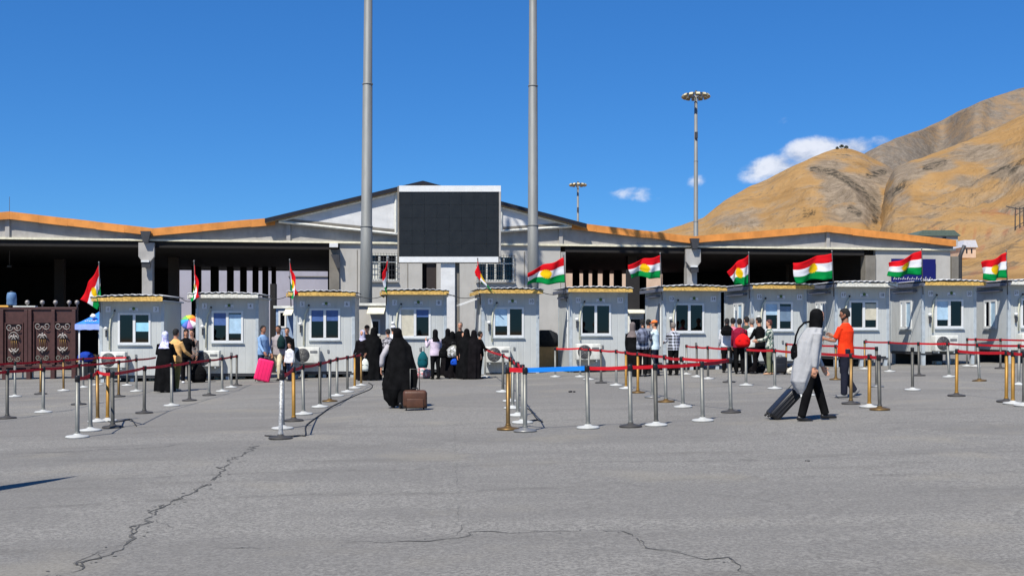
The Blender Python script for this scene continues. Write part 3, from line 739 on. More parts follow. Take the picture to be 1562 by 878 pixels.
def flag(pole_base, corners, Y, label, amp=.10, waves=2.2, seed=0, sag=0):
    """corners: hoist top, hoist bottom, fly top, fly bottom in the photograph, at depth Y"""
    ht, hb, ft, fb = [P(x, y, Y) for x, y in corners]; ft.y -= .25; fb.y -= .15
    base = P(*pole_base, Y); t = thing('flag', base, label, 'flag', 'red white and green flags on the booth roofs')
    MB().tube([(0, 0, -.35), ht - base + (ht - hb).normalized() * .06], .018, 8).build('pole', M['dark'], t)
    MB().ball(ht - base + (ht - hb).normalized() * .07, .028, 0, 8, 6).build('finial', M['base_grey'], t)
    nx, ny = 30, 16; mb = MB(); vs = []; uvs = []
    for j in range(ny + 1):
        for i in range(nx + 1):
            u, v = i / nx, j / ny
            p = (hb.lerp(ht, v)).lerp(fb.lerp(ft, v), u) - base
            ph = waves * 2 * math.pi * u + v * 1.3 + seed
            p.y += amp * min(1, u * 3) * math.sin(ph) + .03 * noise.noise(Vector((u * 5, v * 5, seed)))
            p.z += min(1, u * 2.5) * .05 * math.sin(ph * .9 + 1) - sag * 4 * u * (1 - u) * .1
            p.x += .03 * math.sin(ph * 1.3 + v * 3) * min(1, u * 3)
            vs.append(p); uvs.append((u, v))
    fs = [(j * (nx + 1) + i, j * (nx + 1) + i + 1, (j + 1) * (nx + 1) + i + 1, (j + 1) * (nx + 1) + i) for j in range(ny) for i in range(nx)]
    mb.add(vs, fs, 0, True); o = mb.build('cloth', FM, t); ul = o.data.uv_layers.new(name='UVMap')
    for pl in o.data.polygons:
        for li, vi in zip(pl.loop_indices, pl.vertices): ul.data[li].uv = uvs[vi]
    so = o.modifiers.new('thick', 'SOLIDIFY'); so.thickness = .004
    return t
YF = 38.9
flag((153, 461), [(151, 403), (154, 452), (127, 456), (152, 474)], YF, 'half furled flag hanging over the blue canopy tent at the left end', .05, 1.2, 1)
flag((299, 455), [(296, 401), (297, 444), (308, 452), (292, 458)], YF, 'tightly drooping flag with its red end curled on the white booth roof', .05, 1.4, 2)
flag((444, 452), [(442, 399), (444, 443), (457, 447), (446, 455)], YF, 'limp flag hanging straight down left of the first tall mast', .06, 1.3, 3)
flag((589, 450), [(592, 396), (588, 444), (584, 420), (590, 446)], YF, 'narrow limp flag in front of the barred window left of the big screen', .05, 1.2, 4)
flag((733, 449), [(729, 397), (734, 432), (724, 422), (757, 447)], YF, 'limp flag swinging its green end over the roof just right of the screen column', .06, 1.2, 5)
flag((864, 445), [(860, 392), (862, 431), (806, 415), (803, 434)], YF, 'flag spread wide below the right tall mast', .09, 1.5, 0.4)
flag((1010, 443), [(1007, 389), (1007, 424), (957, 403), (961, 423)], YF, 'flag blowing left before the right bay pillar with black behind it', .09, 1.5, 1.2)
flag((1143, 440), [(1142, 388), (1141, 433), (1107, 413), (1119, 436)], YF, 'crumpled flag bunched up on the booth behind the queue', .12, 1.2, 2.2)
flag((1272, 437), [(1269, 386), (1270, 425), (1206, 402), (1212, 431)], YF, 'largest outstretched flag between the two rightmost hall pillars', .08, 1.4, 3.1)
flag((1408, 434), [(1406, 382), (1406, 419), (1353, 403), (1353, 422)], YF, 'flag flying in front of the navy banner', .09, 1.5, 4.2)
flag((1537, 434), [(1535, 385), (1536, 424), (1493, 402), (1498, 428)], YF, 'rightmost flag against the bare hillside', .09, 1.4, 5.5)
# a hanging cable line from roof to roof
CAB = mat('black_cable', (.02, .02, .02), .6)
for a, b, lab in (((273, 452), (300, 455), 'thin black cable strung between the two leftmost booths'), ((405, 452), (446, 447), 'thin black cable strung across the gap beside the limp flag'),
                  ((541, 449), (590, 449), 'thin black cable running in front of the left mast'), ((681, 447), (733, 450), 'thin black cable passing the white screen column'),
                  ((822, 444), (866, 442), 'thin black cable under the widely spread flag'), ((1232, 434), (1274, 436), 'thin black cable under the largest flag'), ((1356, 434), (1408, 434), 'thin black cable below the navy banner')):
    A, B = P(*a, YF), P(*b, YF); pts = [A.lerp(B, q / 8) - Vector((0, 0, .14 * math.sin(math.pi * q / 8))) - A for q in range(9)]
    o = MB().tube(pts, .014, 6).build('overhead_cable', CAB); o.location = A; tag(o, lab, 'cable', 'cables strung between booth roofs')

# ================================================================ SCREEN
sc = thing('display_screen', on(683, 45), 'huge black outdoor display screen on a single white column', 'screen')
sl = sc.location.copy()
def L(px, py, Y): return P(px, py, Y) - sl
a, b = L(609, 400, 45), L(764, 284, 45)
MB().box(a.x, b.x, 0.03, .75, a.z, b.z).build('cabinet', M['concrete'], sc, .02)
t0 = L(0, 292.5, 45).z; t1 = L(0, 391.5, 45).z
MB().box(a.x, b.x, -.04, .028, t0, b.z + .02).build('top_strip', M['white'], sc)
MB().box(a.x, b.x - .1, -.04, .028, a.z, t1).build('bottom_strip', M['white'], sc)
nc, nr = 8, 5
for i in range(nc):
    for j in range(nr):
        w_ = (b.x - .08 - a.x - .02) / nc; h_ = (t0 - t1) / nr; x = a.x + .02 + i * w_; z = t1 + j * h_
        MB().box(x + .003, x + w_ - .003, -.01 + random.uniform(-.003, .003), .028, z + .003, z + h_ - .003).build('led_panel', M['screen'], sc)
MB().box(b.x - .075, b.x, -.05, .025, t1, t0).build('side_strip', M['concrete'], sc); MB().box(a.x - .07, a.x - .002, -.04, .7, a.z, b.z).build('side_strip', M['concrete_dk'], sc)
c0, c1 = L(672, 400, 45).x, L(694, 400, 45).x
MB().box(c0, c1, .1, .6, -.2, a.z - .002).build('column', M['white_sheet'], sc, .02)
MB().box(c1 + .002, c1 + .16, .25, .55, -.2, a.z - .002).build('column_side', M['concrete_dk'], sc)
for z in (1.2, 3.0): MB().box(c0 - .01, c1 + .01, .09, .099, z, z + .03).build('column_joint', M['concrete'], sc)

# ================================================================ MASTS
def mast(px, Y, w0, w1, H, label, lean=0, seed=0):
    g = on(px, Y); t = thing('floodlight_mast', g, label, 'light mast', 'tall floodlight masts')
    r0, r1 = w0 / 2 * Y / FPX, w1 / 2 * Y / FPX
    zs = [0, 6, 6.02, 12, 12.02, 18, 18.02, H]; rad = lambda z: r0 + (r1 - r0) * min(1, z / H)
    mb = MB(); pts = []; rs = []
    for z in zs: pts.append((lean * z, 0, z)); rs.append(rad(z) + (.012 if z in (6, 12, 18) else 0))
    mb.tube(pts, rs, 16); mb.build('pole', M['mast'], t)
    MB().lathe([(r0 * 2, 0), (r0 * 2, .05), (r0 * 1.1, .05), (r0 * 1.1, .2)], seg=16).build('base_flange', M['mast'], t)
    for z in (6, 12, 18): MB().lathe([(rad(z) + .004, 0), (rad(z) + .03, .01), (rad(z) + .03, .06), (rad(z) + .004, .07)], (lean * z, 0, z), 16).build('joint_ring', M['mast'], t)
    MB().box(lean * 19.5 - .14, lean * 19.5 + .14, -.2 - r1, -r1, H - 4.3, H - 3.7).build('control_box', M['dark'], t)
    # crown of floodlights
    cx = lean * H; R_ = 1.25
    mb = MB()
    for rr_ in (R_, R_ * .55): mb.tube([(cx + rr_ * math.cos(q * math.pi / 12), rr_ * math.sin(q * math.pi / 12), H) for q in range(25)], .05, 6)
    for q in range(6): mb.tube([(cx, 0, H - .3), (cx + R_ * math.cos(q * 1.047), R_ * math.sin(q * 1.047), H)], .05, 6)
    mb.tube([(cx, 0, H - .3), (cx, 0, H + .45)], .12, 8); mb.build('crown_ring', M['steel_dark'], t)
    fm = MB().rbox((0, 0, 0), (.46, .26, .34), .05); me = fm.mesh('floodlight', mat('floodlight_housing', S(120, 112, 92), .5, .2))
    gm = MB().box(-.18, .18, -.145, -.131, -.13, .13).mesh('lens', mat('floodlight_lens', S(205, 195, 160), .2))
    for q in range(12):
        an = q * math.pi / 6; o = bpy.data.objects.new('floodlight', me); C.objects.link(o); o.parent = t
        o.location = (cx + R_ * math.cos(an), R_ * math.sin(an), H - .12); o.rotation_euler = (R(-35), 0, an + math.pi / 2)
        l_ = bpy.data.objects.new('lens', gm); C.objects.link(l_); l_.parent = o
    return t
mast(557.5, 47, 20, 8, 24, 'nearer tall grey mast left of the screen, running out of the top of the photo', .0075)
mast(813, 48, 18.2, 7.6, 24, 'tall grey mast right of the screen, running out of the top of the photo', .0)
mast(1061.5, 111, 8.5, 4.8, 24.6, 'slim complete mast with floodlight crown before the hillside', .0)
mast(881.5, 177, 5, 3, 24.6, 'small distant mast with floodlight crown behind the gabled roof', .0)
an = thing('antenna', on(14.5, 60), 'thin whip antenna above the left end of the orange roof', 'antenna')
MB().tube([(0, 0, 5.6), (0, 0, P(14, 300, 60).z - on(14.5, 60).z)], [.03, .012], 6).build('rod', M['dark'], an)
MB().box(-.1, .1, -.1, .1, 5.5, 5.6).build('foot_plate', M['dark'], an)
#@@HILLS
# ================================================================ HILLS
def rock_mat(name, gold, gold2, rock, bush, rockamt):
    m = bpy.data.materials.new(name); m.use_nodes = True; t = NT(m.node_tree); b = t.n['Principled BSDF']
    oc = t.new('ShaderNodeTexCoord').outputs['Object']
    at = t.new('ShaderNodeAttribute', attribute_name='rock').outputs['Fac']
    big = t.noise(oc, .006, 6, .6, .4); mid = t.noise(t.scale(oc, (1, .4, 1.4)), .03, 6, .7); fine = t.noise(oc, .22, 5, .75)
    strat = t.noise(t.scale(oc, (.5, .2, 5)), .012, 5, .6, .6)
    c = t.mix(t.ramp(mid, .35, .65), gold, gold2)
    c = t.mix(t.m('MULTIPLY', t.ramp(strat, .5, .62), .45), c, tuple(x * .62 for x in gold))
    f = t.m('ADD', t.m('MULTIPLY', at, .34), t.m('ADD', t.m('MULTIPLY', mid, .75), t.m('MULTIPLY', big, rockamt)))
    rkn = t.noise(oc, .07, 6, .8)
    rk = t.mix(t.ramp(rkn, .4, .62), tuple(x * .74 for x in rock), tuple(x * 1.2 for x in rock))
    c = t.mix(t.m('MULTIPLY', t.ramp(f, .50, .74), .88), c, rk)
    fine2 = t.noise(oc, .09, 4, .8)
    sp = t.m('MULTIPLY', t.ramp(fine2, .55, .64), t.ramp(mid, .38, .56, .2, .8))
    c = t.mix(sp, c, bush)
    dk = t.new('ShaderNodeAttribute', attribute_name='scrub').outputs['Fac']; tk = t.new('ShaderNodeAttribute', attribute_name='track').outputs['Fac']
    c = t.mix(t.m('MULTIPLY', t.m('MULTIPLY', t.ramp(dk, .05, .5), t.ramp(rkn, .46, .56)), .85), c, (.03, .028, .022))
    c = t.mix(t.m('MULTIPLY', t.m('MULTIPLY', t.ramp(tk, .05, .6), t.ramp(rkn, .4, .52)), .4), c, S(150, 92, 66))
    t.put(b.inputs['Base Color'], c); b.inputs['Roughness'].default_value = 1; b.inputs['Specular IOR Level'].default_value = .05
    bp = t.new('ShaderNodeBump'); bp.inputs['Strength'].default_value = .9; bp.inputs['Distance'].default_value = 5
    t.put(bp.inputs['Height'], t.m('ADD', t.noise(oc, .05, 6, .65), t.m('MULTIPLY', fine, .3))); t.l.new(bp.outputs[0], b.inputs['Normal'])
    return m
GOLD, GOLD2, ROCK, BUSH = S(158, 124, 80), S(170, 136, 90), S(136, 124, 108), S(108, 95, 78)
def interp(pts, x):
    if x <= pts[0][0]: return pts[0][1]
    for (a, b), (c, d) in zip(pts, pts[1:]):
        if x <= c: f = (x - a) / (c - a); return b + (d - b) * f
    return pts[-1][1]
def fbm(x, y, s, o=5):
    v = 0; a = 1
    for i in range(o): v += a * noise.noise(Vector((x * s, y * s, 3.7 * i))); a *= .5; s *= 2.05
    return v
def hill(name, crest, x0, x1, Yf, Yc, zf, m, nx=260, ny=110, rough=1.0, rocks=(), scrub=(), track=(), shape=1.25, seed=0, edge=0):
    vs = []; rk = []; sk = []; tk = []
    def near(lines, px, py, w_):
        d = 9e9
        for ln in lines:
            for (ax, ay), (bx, by) in zip(ln, ln[1:]):
                f = max(0, min(1, ((px - ax) * (bx - ax) + (py - ay) * (by - ay)) / ((bx - ax) ** 2 + (by - ay) ** 2))); d = min(d, math.hypot(px - ax - f * (bx - ax), py - ay - f * (by - ay)))
        return max(0, 1 - d / w_)
    ys = [j / ny for j in range(ny + 1)]; rows = ys + [1.15, 1.4]
    for tt in rows:
        for i in range(nx + 1):
            px = x0 + (x1 - x0) * i / nx; pyc = interp(crest, px) + .8 * fbm(px, seed, .06, 4)
            k = (px - CX) / FPX; YC = Yc * (1 + .12 * fbm(px * .01, seed + 3, 1, 2)); zc = CAMZ + (HY - pyc) / FPX * YC
            u = min(tt, 1); Y = Yf + (YC - Yf) * u if tt <= 1 else YC * (1 + (tt - 1) * 1.2)
            X = k * Y; z = zf + (zc - zf) * (u ** shape)
            if tt > 1: z = zc - (zc - zf) * (tt - 1) * 1.6
            else:
                a = u * (1 - u) * 4
                g = abs(fbm(X, Y * .35, .0055 / (Yc / 1500), 5)); n = -g * 44 + 9 * fbm(X, Y * .6, .009, 3) + 2.2 * fbm(X, Y, .05, 3)
                z += rough * a * n * (zc - zf) / 230
            vs.append((X, Y, z))
            py = HY - (z - CAMZ) * FPX / Y; r_ = 0
            for cx, cy, rx, ry, am in rocks:
                q = ((px - cx) / rx) ** 2 + ((py - cy) / ry) ** 2; r_ = max(r_, am * max(0, 1 - q * .6))
            rk.append(r_); sk.append(near(scrub, px, py, 7)); tk.append(near(track, px, py, 4.5))
    n = nx + 1; fs = [(j * n + i, j * n + i + 1, (j + 1) * n + i + 1, (j + 1) * n + i) for j in range(len(rows) - 1) for i in range(nx)]
    o = MB().add(vs, fs, 0, True).build(name, m); at = o.data.attributes.new('rock', 'FLOAT', 'POINT'); at.data.foreach_set('value', rk)
    for n_, d_ in (('scrub', sk), ('track', tk)): a_ = o.data.attributes.new(n_, 'FLOAT', 'POINT'); a_.data.foreach_set('value', d_)
    return struct(o)
mg = rock_mat('golden_slope', GOLD, GOLD2, ROCK, BUSH, .34)
mgr = rock_mat('grey_back_ridge', S(142, 119, 92), S(132, 114, 94), S(122, 114, 104), S(110, 100, 88), .42)  # greyer rock colours stand in for distance haze
CA = [(900, 372), (985, 356), (1011, 352), (1040, 343), (1072, 332), (1108, 304), (1144, 284), (1169, 274), (1201, 257), (1230, 244), (1256, 233), (1270, 228), (1290, 225.5), (1300, 228), (1313, 232), (1353, 252), (1400, 285), (1500, 350), (1600, 380)]
hill('hill_with_peak', CA, 900, 1600, 330, 1500, 0, mg, rocks=((1262, 258, 30, 14, 1), (1290, 285, 34, 26, 1), (1322, 305, 20, 34, 1.1), (1300, 325, 46, 16, .8), (1130, 340, 40, 12, .6), (1350, 270, 30, 18, .8)), scrub=([(1240, 258), (1270, 262), (1292, 275), (1312, 290), (1328, 303), (1338, 318), (1334, 338)], [(1228, 326), (1240, 328)], [(1296, 318), (1310, 326)], [(1325, 268), (1348, 262)]), seed=1)
CB_ = [(1200, 420), (1290, 372), (1336, 334), (1345, 306), (1352, 280), (1364, 256), (1385, 247), (1410, 239), (1432, 231), (1456, 222), (1478, 213), (1500, 203), (1530, 190), (1562, 174), (1640, 140), (1900, 60), (2400, 90)]
hill('near_hillside', CB_, 1200, 2400, 125, 1250, -.5, mg, nx=420, ny=150, rocks=((1375, 262, 34, 14, 1), (1432, 252, 26, 10, .9), (1500, 235, 44, 16, .7), (1540, 262, 36, 12, .7), (1470, 275, 30, 10, .6), (1370, 300, 20, 18, .6)), scrub=([(1352, 300), (1372, 288), (1380, 280)], [(1412, 256), (1440, 248)], [(1510, 268), (1562, 246)]), track=([(1380, 358), (1420, 352), (1470, 350)], [(1482, 358), (1520, 354), (1580, 346)], [(1470, 382), (1500, 377)], [(1466, 428), (1490, 414), (1530, 408), (1580, 412)], [(1500, 322), (1560, 326)]), shape=1.15, seed=2)
CC = [(950, 372), (1010, 352), (1040, 344), (1060, 342), (1200, 300), (1280, 258), (1324, 231), (1344, 221), (1363, 212), (1390, 203), (1414, 194), (1440, 182), (1468, 167), (1503, 152), (1530, 143), (1562, 133), (1700, 85), (2000, 40), (2600, 120)]
hill('back_mountain', CC, 950, 2600, 1400, 2700, 0, mgr, nx=360, ny=90, rocks=((1400, 240, 90, 30, .5),), seed=5)
# dirt tracks cut into the lower slope
TRK = mat('bare_dirt_bank', S(150, 92, 62), .95, var=.2, scale=.2)
# shrubs on the peak
M['leaf'] = mat('dark_scrub', (.035, .045, .022), .9, var=.5, scale=.5)
def bush(px, py, Y, w, h, label, name='bush', cat='bush', group=None):
    c = P(px, py, Y); t = thing(name, c, label, cat, group); rnd = random.Random(px); mb = MB()
    for q in range(260):
        a, b_ = rnd.uniform(0, 6.28), rnd.uniform(-.2, 1); r_ = rnd.uniform(.4, 1) * math.sqrt(max(0, 1 - b_ * b_ * .8))
        p = Vector((w / 2 * r_ * math.cos(a), w / 2 * r_ * math.sin(a), h * b_)); s_ = w * rnd.uniform(.05, .11)
        d1 = Vector((rnd.uniform(-1, 1), rnd.uniform(-1, 1), rnd.uniform(-1, 1))).normalized() * s_; d2 = Vector((rnd.uniform(-1, 1), rnd.uniform(-1, 1), rnd.uniform(-1, 1))).normalized() * s_
        mb.add([p - d1, p - d2, p + d1, p + d2], [(0, 1, 2, 3)])
    mb.build('crown', M['leaf'], t)
    MB().tube([(0, 0, -h * .8), (0, 0, h * .5)], [w * .05, w * .02], 6).build('stem', M['dark_brown'], t)
for px, py, w_, h_, lab in ((1277, 226.5, 5, 2.2, 'leftmost small shrub on the rounded hilltop'), (1284, 224.5, 6.5, 3.2, 'tallest shrub at the very top of the peak'), (1291, 225.5, 6, 2.6, 'rightmost shrub of the clump on the peak')):
    bush(px, py, 1480, w_, h_, lab, group='shrubs on the hilltop')
# electricity pylon at the right edge
py_ = thing('electricity_pylon', P(1553, 370, 330), 'pair of slim dark pylon legs on the hillside at the right edge', 'pylon')
z0_ = 0
for dx in (-1.0, .6, 2.0):
    MB().tube([(dx, 0, -6), (dx * .8, 0, 10.5)], [.28, .16], 6).build('leg', M['dark_brown'], py_)
MB().tube([(-3.6, 0, 10.8), (0, 0, 9.9), (4, 0, 10.8)], .16, 6).build('cross_arm', M['dark'], py_)
for z in (1, 4.5, 8): MB().tube([(-.95, 0, z), (1.8, 0, z + 1.6)], .1, 4).build('brace', M['dark'], py_)
# houses on the lower slope behind the hall
def house(x0, x1, yt, yb, Y, wallm, roofm, label):
    a, b_ = P(x0, yb, Y), P(x1, yt, Y); t = thing('house', (a.x, Y, a.z), label, 'house'); W, H = b_.x - a.x, b_.z - a.z
    MB().box(.2, W - .2, .2, 6, -.4, H * .55).build('wall', wallm, t)
    MB().prism([(0, H * .5), (W, H * .5), (W * .85, H), (W * .15, H)][::-1], 0, 6.3).build('roof', roofm, t)
    for q in (.3, .6): MB().box(W * q, W * q + W * .08, .15, .199, H * .1, H * .4).build('window', M['glass'], t)
house(1398, 1466, 351, 368, 100, M['concrete'], mat('green_grey_roof', S(84, 98, 88), .7), 'low house with green-grey roof peeping over the orange eave')
house(1467, 1492, 366, 388, 140, M['wall_tan'], mat('white_metal_roof', S(196, 198, 204), .5), 'small white-roofed house just beyond the right hall corner')

#@@MID
# ================================================================ GATE
gp = on(-60, 44.0); gate = thing('ornate_gate', gp, 'brown metal gate wall with silver scroll ornaments at the left edge', 'gate')
def gx(px): return (px - CX) / FPX * 44.0 - gp.x
def gzp(py): return CAMZ + (HY - py) / FPX * 44.0 - gp.z
zt, zb = gzp(472), gzp(556)
MB().box(gx(-60), gx(117), .06, .16, zb, zt).build('backing_panel', M['gate'], gate)
MB().box(gx(-60), gx(117), .0, .2, zt, zt + .1).build('top_rail', M['gate'], gate, .01)
MB().box(gx(-60), gx(117), .0, .2, zb - .12, zb).build('bottom_rail', M['gate'], gate, .01)
MB().box(gx(-60), gx(13), -.02, .22, zt + .105, zt + .17).build('rail_cap', mat('yellow_wood_cap', S(225, 170, 80), .6), gate)
MB().box(gx(20), gx(54), -.02, .22, zt + .105, zt + .15).build('rail_cap', M['offwhite'], gate)
for px in (-28, 3, 40, 46, 81.5, 113): MB().box(gx(px) - .07, gx(px) + .07, -.05, .058, zb, zt - .01).build('gate_post', M['gate'], gate, .01)
for px in (40, 63, 83, 104, 122):
    MB().lathe([(.03, 0), (.03, .1), (.07, .13), (.09, .19), (.07, .25), (.01, .28)], (gx(min(px, 116)), .1, zt + .1 + .0), 12).build('lamp_globe', M['ornament'], gate)
def scroll(mb, cx, cz, r, sgn, turns=1.25):
    pts = []
    for q in range(22):
        f = q / 21; a = f * turns * 2 * math.pi; rr_ = r * (1 - .75 * f); pts.append((cx + sgn * rr_ * math.cos(a), -.03, cz - rr_ * math.sin(a)))
    mb.tube(pts, .018, 5)
for cpx, top in ((-10, 0), (21.5, 2), (65, 0), (96, 0)):
    c = gx(cpx); z = lambda y: gzp(y + top)
    fr = MB(); hw = 14 * 44 / FPX
    fr.box(c - hw, c + hw, -.02, .058, z(492), z(490)); fr.box(c - hw, c - hw + .04, -.02, .058, z(552), z(492)); fr.box(c + hw - .04, c + hw, -.02, .058, z(552), z(492))
    fr.build('panel_frame', M['gate'], gate)
    mb = MB(); scroll(mb, c - .17, z(497), .15, 1); scroll(mb, c + .17, z(497), .15, -1); mb.build('scroll_ornament', M['ornament'], gate)
    mb = MB()
    for s_, y in ((1, 511), (-1, 534)):
        cz = z(y)
        mb.ball((c, -.03, cz), (.04, .02, .11), 0, 8, 6)
        for sx in (-1, 1):
            mb.tube([(c, -.03, cz - s_ * .05), (c + sx * .09, -.03, cz + s_ * .02), (c + sx * .17, -.03, cz - s_ * .07), (c + sx * .19, -.03, cz - s_ * .13)], [.035, .04, .03, .012], 6)
            mb.tube([(c, -.03, cz), (c + sx * .06, -.03, cz - s_ * .1), (c + sx * .1, -.03, cz - s_ * .14)], [.03, .03, .01], 6)
    mb.build('leaf_ornament', M['ornament'], gate)
    if cpx < 30:
        mb = MB(); mb.tube([(c + .2 * math.cos(a * .2618), -.03, z(514) + .25 * math.sin(a * .2618)) for a in range(13)], .02, 5); mb.build('arch_ornament', M['ornament'], gate)
    mb = MB()
    for dx in (-.1, -.03, .04, .11): mb.tube([(c + dx, -.03, z(517)), (c + dx, -.03, z(530))], .012, 5)
    mb.build('centre_bars', M['gold_dull'], gate)
    mb = MB(); scroll(mb, c - .16, z(545), .12, 1); scroll(mb, c + .16, z(545), .12, -1); mb.build('scroll_ornament', mat('tarnished_ornament', S(110, 112, 102), .6), gate)
for px in (-50, 6, 43, 80, 112): MB().box(gx(px) - .08, gx(px) + .08, .0, .2, -.1, zb - .12).build('gate_leg', M['gate'], gate)
bar = thing('water_barrel', gp + Vector((gx(16), .1, zt + .17)), 'blue-grey barrel standing up on the brown gate wall', 'barrel')
MB().lathe([(.17, 0), (.19, .05), (.18, .2), (.19, .22), (.18, .4), (.15, .5), (.05, .52)], seg=16).build('drum', mat('slate_blue_plastic', S(92, 124, 160), .6), bar)
MB().lathe([(.06, .52), (.06, .56)], seg=10).build('cap', M['dark'], bar)
# row of low chairs / trestle in front of the gate
bench = thing('trestle_bench', G(58, 578) + Vector((0, .8, 0)), 'low dark bench with pale metal legs in front of the ornate gate', 'bench')
MB().box(-1.5, 1.1, 0, .4, .34, .40).build('seat', M['black'], bench, .01)
for q in range(7): x = -1.4 + q * .4; MB().box(x, x + .05, .04, .09, 0, .338).build('leg', M['offwhite'], bench)
MB().box(-.35, .25, .1, .5, .41, .75).build('bundle', M['black'], bench, .05)

# ================================================================ TENT
tp = on(120, 41.5); tent = thing('canopy_tent', tp, 'blue canopy tent with white printed mark beside the leftmost booth', 'tent')
def tx(px, Y=41.5): return (px - CX) / FPX * Y - tp.x
def tz(py, Y=41.5): return CAMZ + (HY - py) / FPX * Y - tp.z
x0, z0_ = tx(114.5), tz(494); W = 2.2; D = 2.2; zr = tz(457)
ap = Vector((x0 + W / 2, D / 2, zr))
crn = [Vector((x0, 0, z0_)), Vector((x0 + W, 0, z0_)), Vector((x0 + W, D, z0_)), Vector((x0, D, z0_))]
for q in range(4):
    mb = MB(); A, B = crn[q], crn[(q + 1) % 4]; n = 8; vs = []; fs = []
    for j in range(n + 1):
        for i in range(n + 1):
            p = A.lerp(B, i / n).lerp(ap, j / n * .98); p.z -= .07 * math.sin(math.pi * j / n) * 1; vs.append(p)
    fs = [(j * (n + 1) + i, j * (n + 1) + i + 1, (j + 1) * (n + 1) + i + 1, (j + 1) * (n + 1) + i) for j in range(n) for i in range(n)]
    o = mb.add(vs, fs, 0, True).build('canopy_panel', M['tent'], tent); o.modifiers.new('t', 'SOLIDIFY').thickness = .006
    d = (B - A).normalized(); nrm = Vector((d.y, -d.x, 0)) * .012
    mb = MB(); vs = []
    for i in range(13):
        p = A.lerp(B, i / 12); vs += [p + nrm, p + nrm - Vector((0, 0, .2 + .02 * (i % 2)))]
    mb.add(vs, [(2 * i, 2 * i + 1, 2 * i + 3, 2 * i + 2) for i in range(12)]).build('valance', M['tent2'], tent).modifiers.new('t', 'SOLIDIFY').thickness = .006
    MB().tube([(A.x + (.12 if A.x < x0 + 1 else -.12), A.y + (.1 if A.y < 1 else -.1), 0), (A.x + (.12 if A.x < x0 + 1 else -.12), A.y + (.1 if A.y < 1 else -.1), z0_)], .03, 6).build('leg', M['white'], tent)
# printed emblem and strokes lie on the front slope
def slope(px, py):      # local point on front panel
    for it in range(40):
        pass
    t_ = (tz(py) - z0_) / (ap.z - z0_); y = D / 2 * t_
    for _ in range(4): z = CAMZ + (HY - py) / FPX * (tp.y + y) - tp.z; t_ = (z - z0_ + .0) / (ap.z - z0_); y = D / 2 * t_
    x = (px - CX) / FPX * (tp.y + y) - tp.x; return Vector((x, y - .10, z + .05))
mb = MB()
for a in range(5):
    mb.tube([slope(141, 485), slope(145 + 3.2 * math.cos(a * 1.2), 484 - 3.2 * math.sin(a * .75))], [.06, .03], 5)
mb.ball(slope(144, 484), (.09, .03, .09), 0, 8, 6); mb.build('printed_emblem', M['white'], tent)
for q in range(6): a = slope(131 + q * 3.1, 491.5); MB().tube([a, a + Vector((.055, .012, .03 * (q % 2)))], .02, 5).build('printed_lettering', M['white'], tent)
tb = thing('folding_table', on(141, 42.6), 'small table with boxes under the blue canopy tent', 'table')
MB().box(-.5, .7, -.3, .3, .68, .72).build('tabletop', M['timber'], tb)
for x in (-.45, .65):
    for y in (-.25, .25): MB().tube([(x, y, 0), (x, y, .68)], .02, 6).build('leg', M['steel_dark'], tb)
for nm, x, z, m_, lab in (('tan_box', .1, .72, M['timber'], 'tan cardboard box on the table under the canopy tent'),):
    o = MB().box(-.18, .2, -.15, .15, 0, .22).build('cardboard_box', m_, None, .01); o.location = tb.location + Vector((.15, 0, .722)); tag(o, lab, 'box')
bp_ = thing('bundle', on(131, 42.2), 'blue fabric bundle beneath the canopy tent behind its front leg', 'bundle')
MB().ball((0, 0, .85), (.32, .25, .22), 0, 12, 8).build('cloth', cloth('deepblue', S(30, 60, 150)), bp_); MB().box(-.25, .25, -.2, .2, 0, .66).build('crate', M['black'], bp_, .02)

# ================================================================ CABINS BEHIND THE ROW
def cabin(px0, px1, ytop, Y, m, label, win=None, awn=None):
    g = on((px0 + px1) / 2, Y); t = thing('site_cabin', g, label, 'cabin'); X = lambda p: (p - CX) / FPX * Y - g.x; Z = lambda y: CAMZ + (HY - y) / FPX * Y - g.z
    h = [(X(win[0]), X(win[1]), Z(win[3]), Z(win[2]))] if win else []
    solid_wall(X(px0), X(px1), .1, Z(ytop), 0, .08, h).build('wall', m, t)
    MB().box(X(px0), X(px1), .09, 2.2, .1, Z(ytop) - .01).build('rear_room', m, t)
    MB().box(X(px0) - .08, X(px1) + .08, -.1, 2.3, Z(ytop), Z(ytop) + .1).build('roof', M['offwhite'], t)
    if win:
        a, b_, c, d = h[0]; f = MB(); e = .07
        f.box(a, b_, -.03, .03, d - e, d); f.box(a, b_, -.03, .03, c, c + e); f.box(a, a + e, -.03, .03, c + e, d - e); f.box(b_ - e, b_, -.03, .03, c + e, d - e)
        w_ = f.build('window', M['white'], t); MB().box(a + e, b_ - e, .0, .01, c + e, d - e).build('pane', M['glass'], w_)
    if awn:
        a, b_, yt, yb = X(awn[0]), X(awn[1]), Z(awn[2]), Z(awn[3])
        MB().add([(a, -.55, yb), (b_, -.55, yb), (b_, -.0, yt), (a, -.0, yt), (a, -.55, yb + .03), (b_, -.55, yb + .03), (b_, 0, yt + .03), (a, 0, yt + .03)],
                 [(0, 3, 2, 1), (4, 5, 6, 7), (0, 1, 5, 4), (1, 2, 6, 5), (3, 7, 6, 2), (0, 4, 7, 3)]).build('awning', M['cream'], t)
    return t
cabin(540, 600, 466, 43.5, M['wall_light'], 'beige cabin with cream awning and one dark window beside the left mast', (566, 580, 487, 512), (562, 588, 469, 479))
cabin(421, 452, 470, 44, mat('blue_grey_cabin', S(140, 160, 186), .6), 'blue-grey cabin with barred shelves and cream awning beside the green flag end', (425, 437, 474, 500), (436, 449, 471, 481))
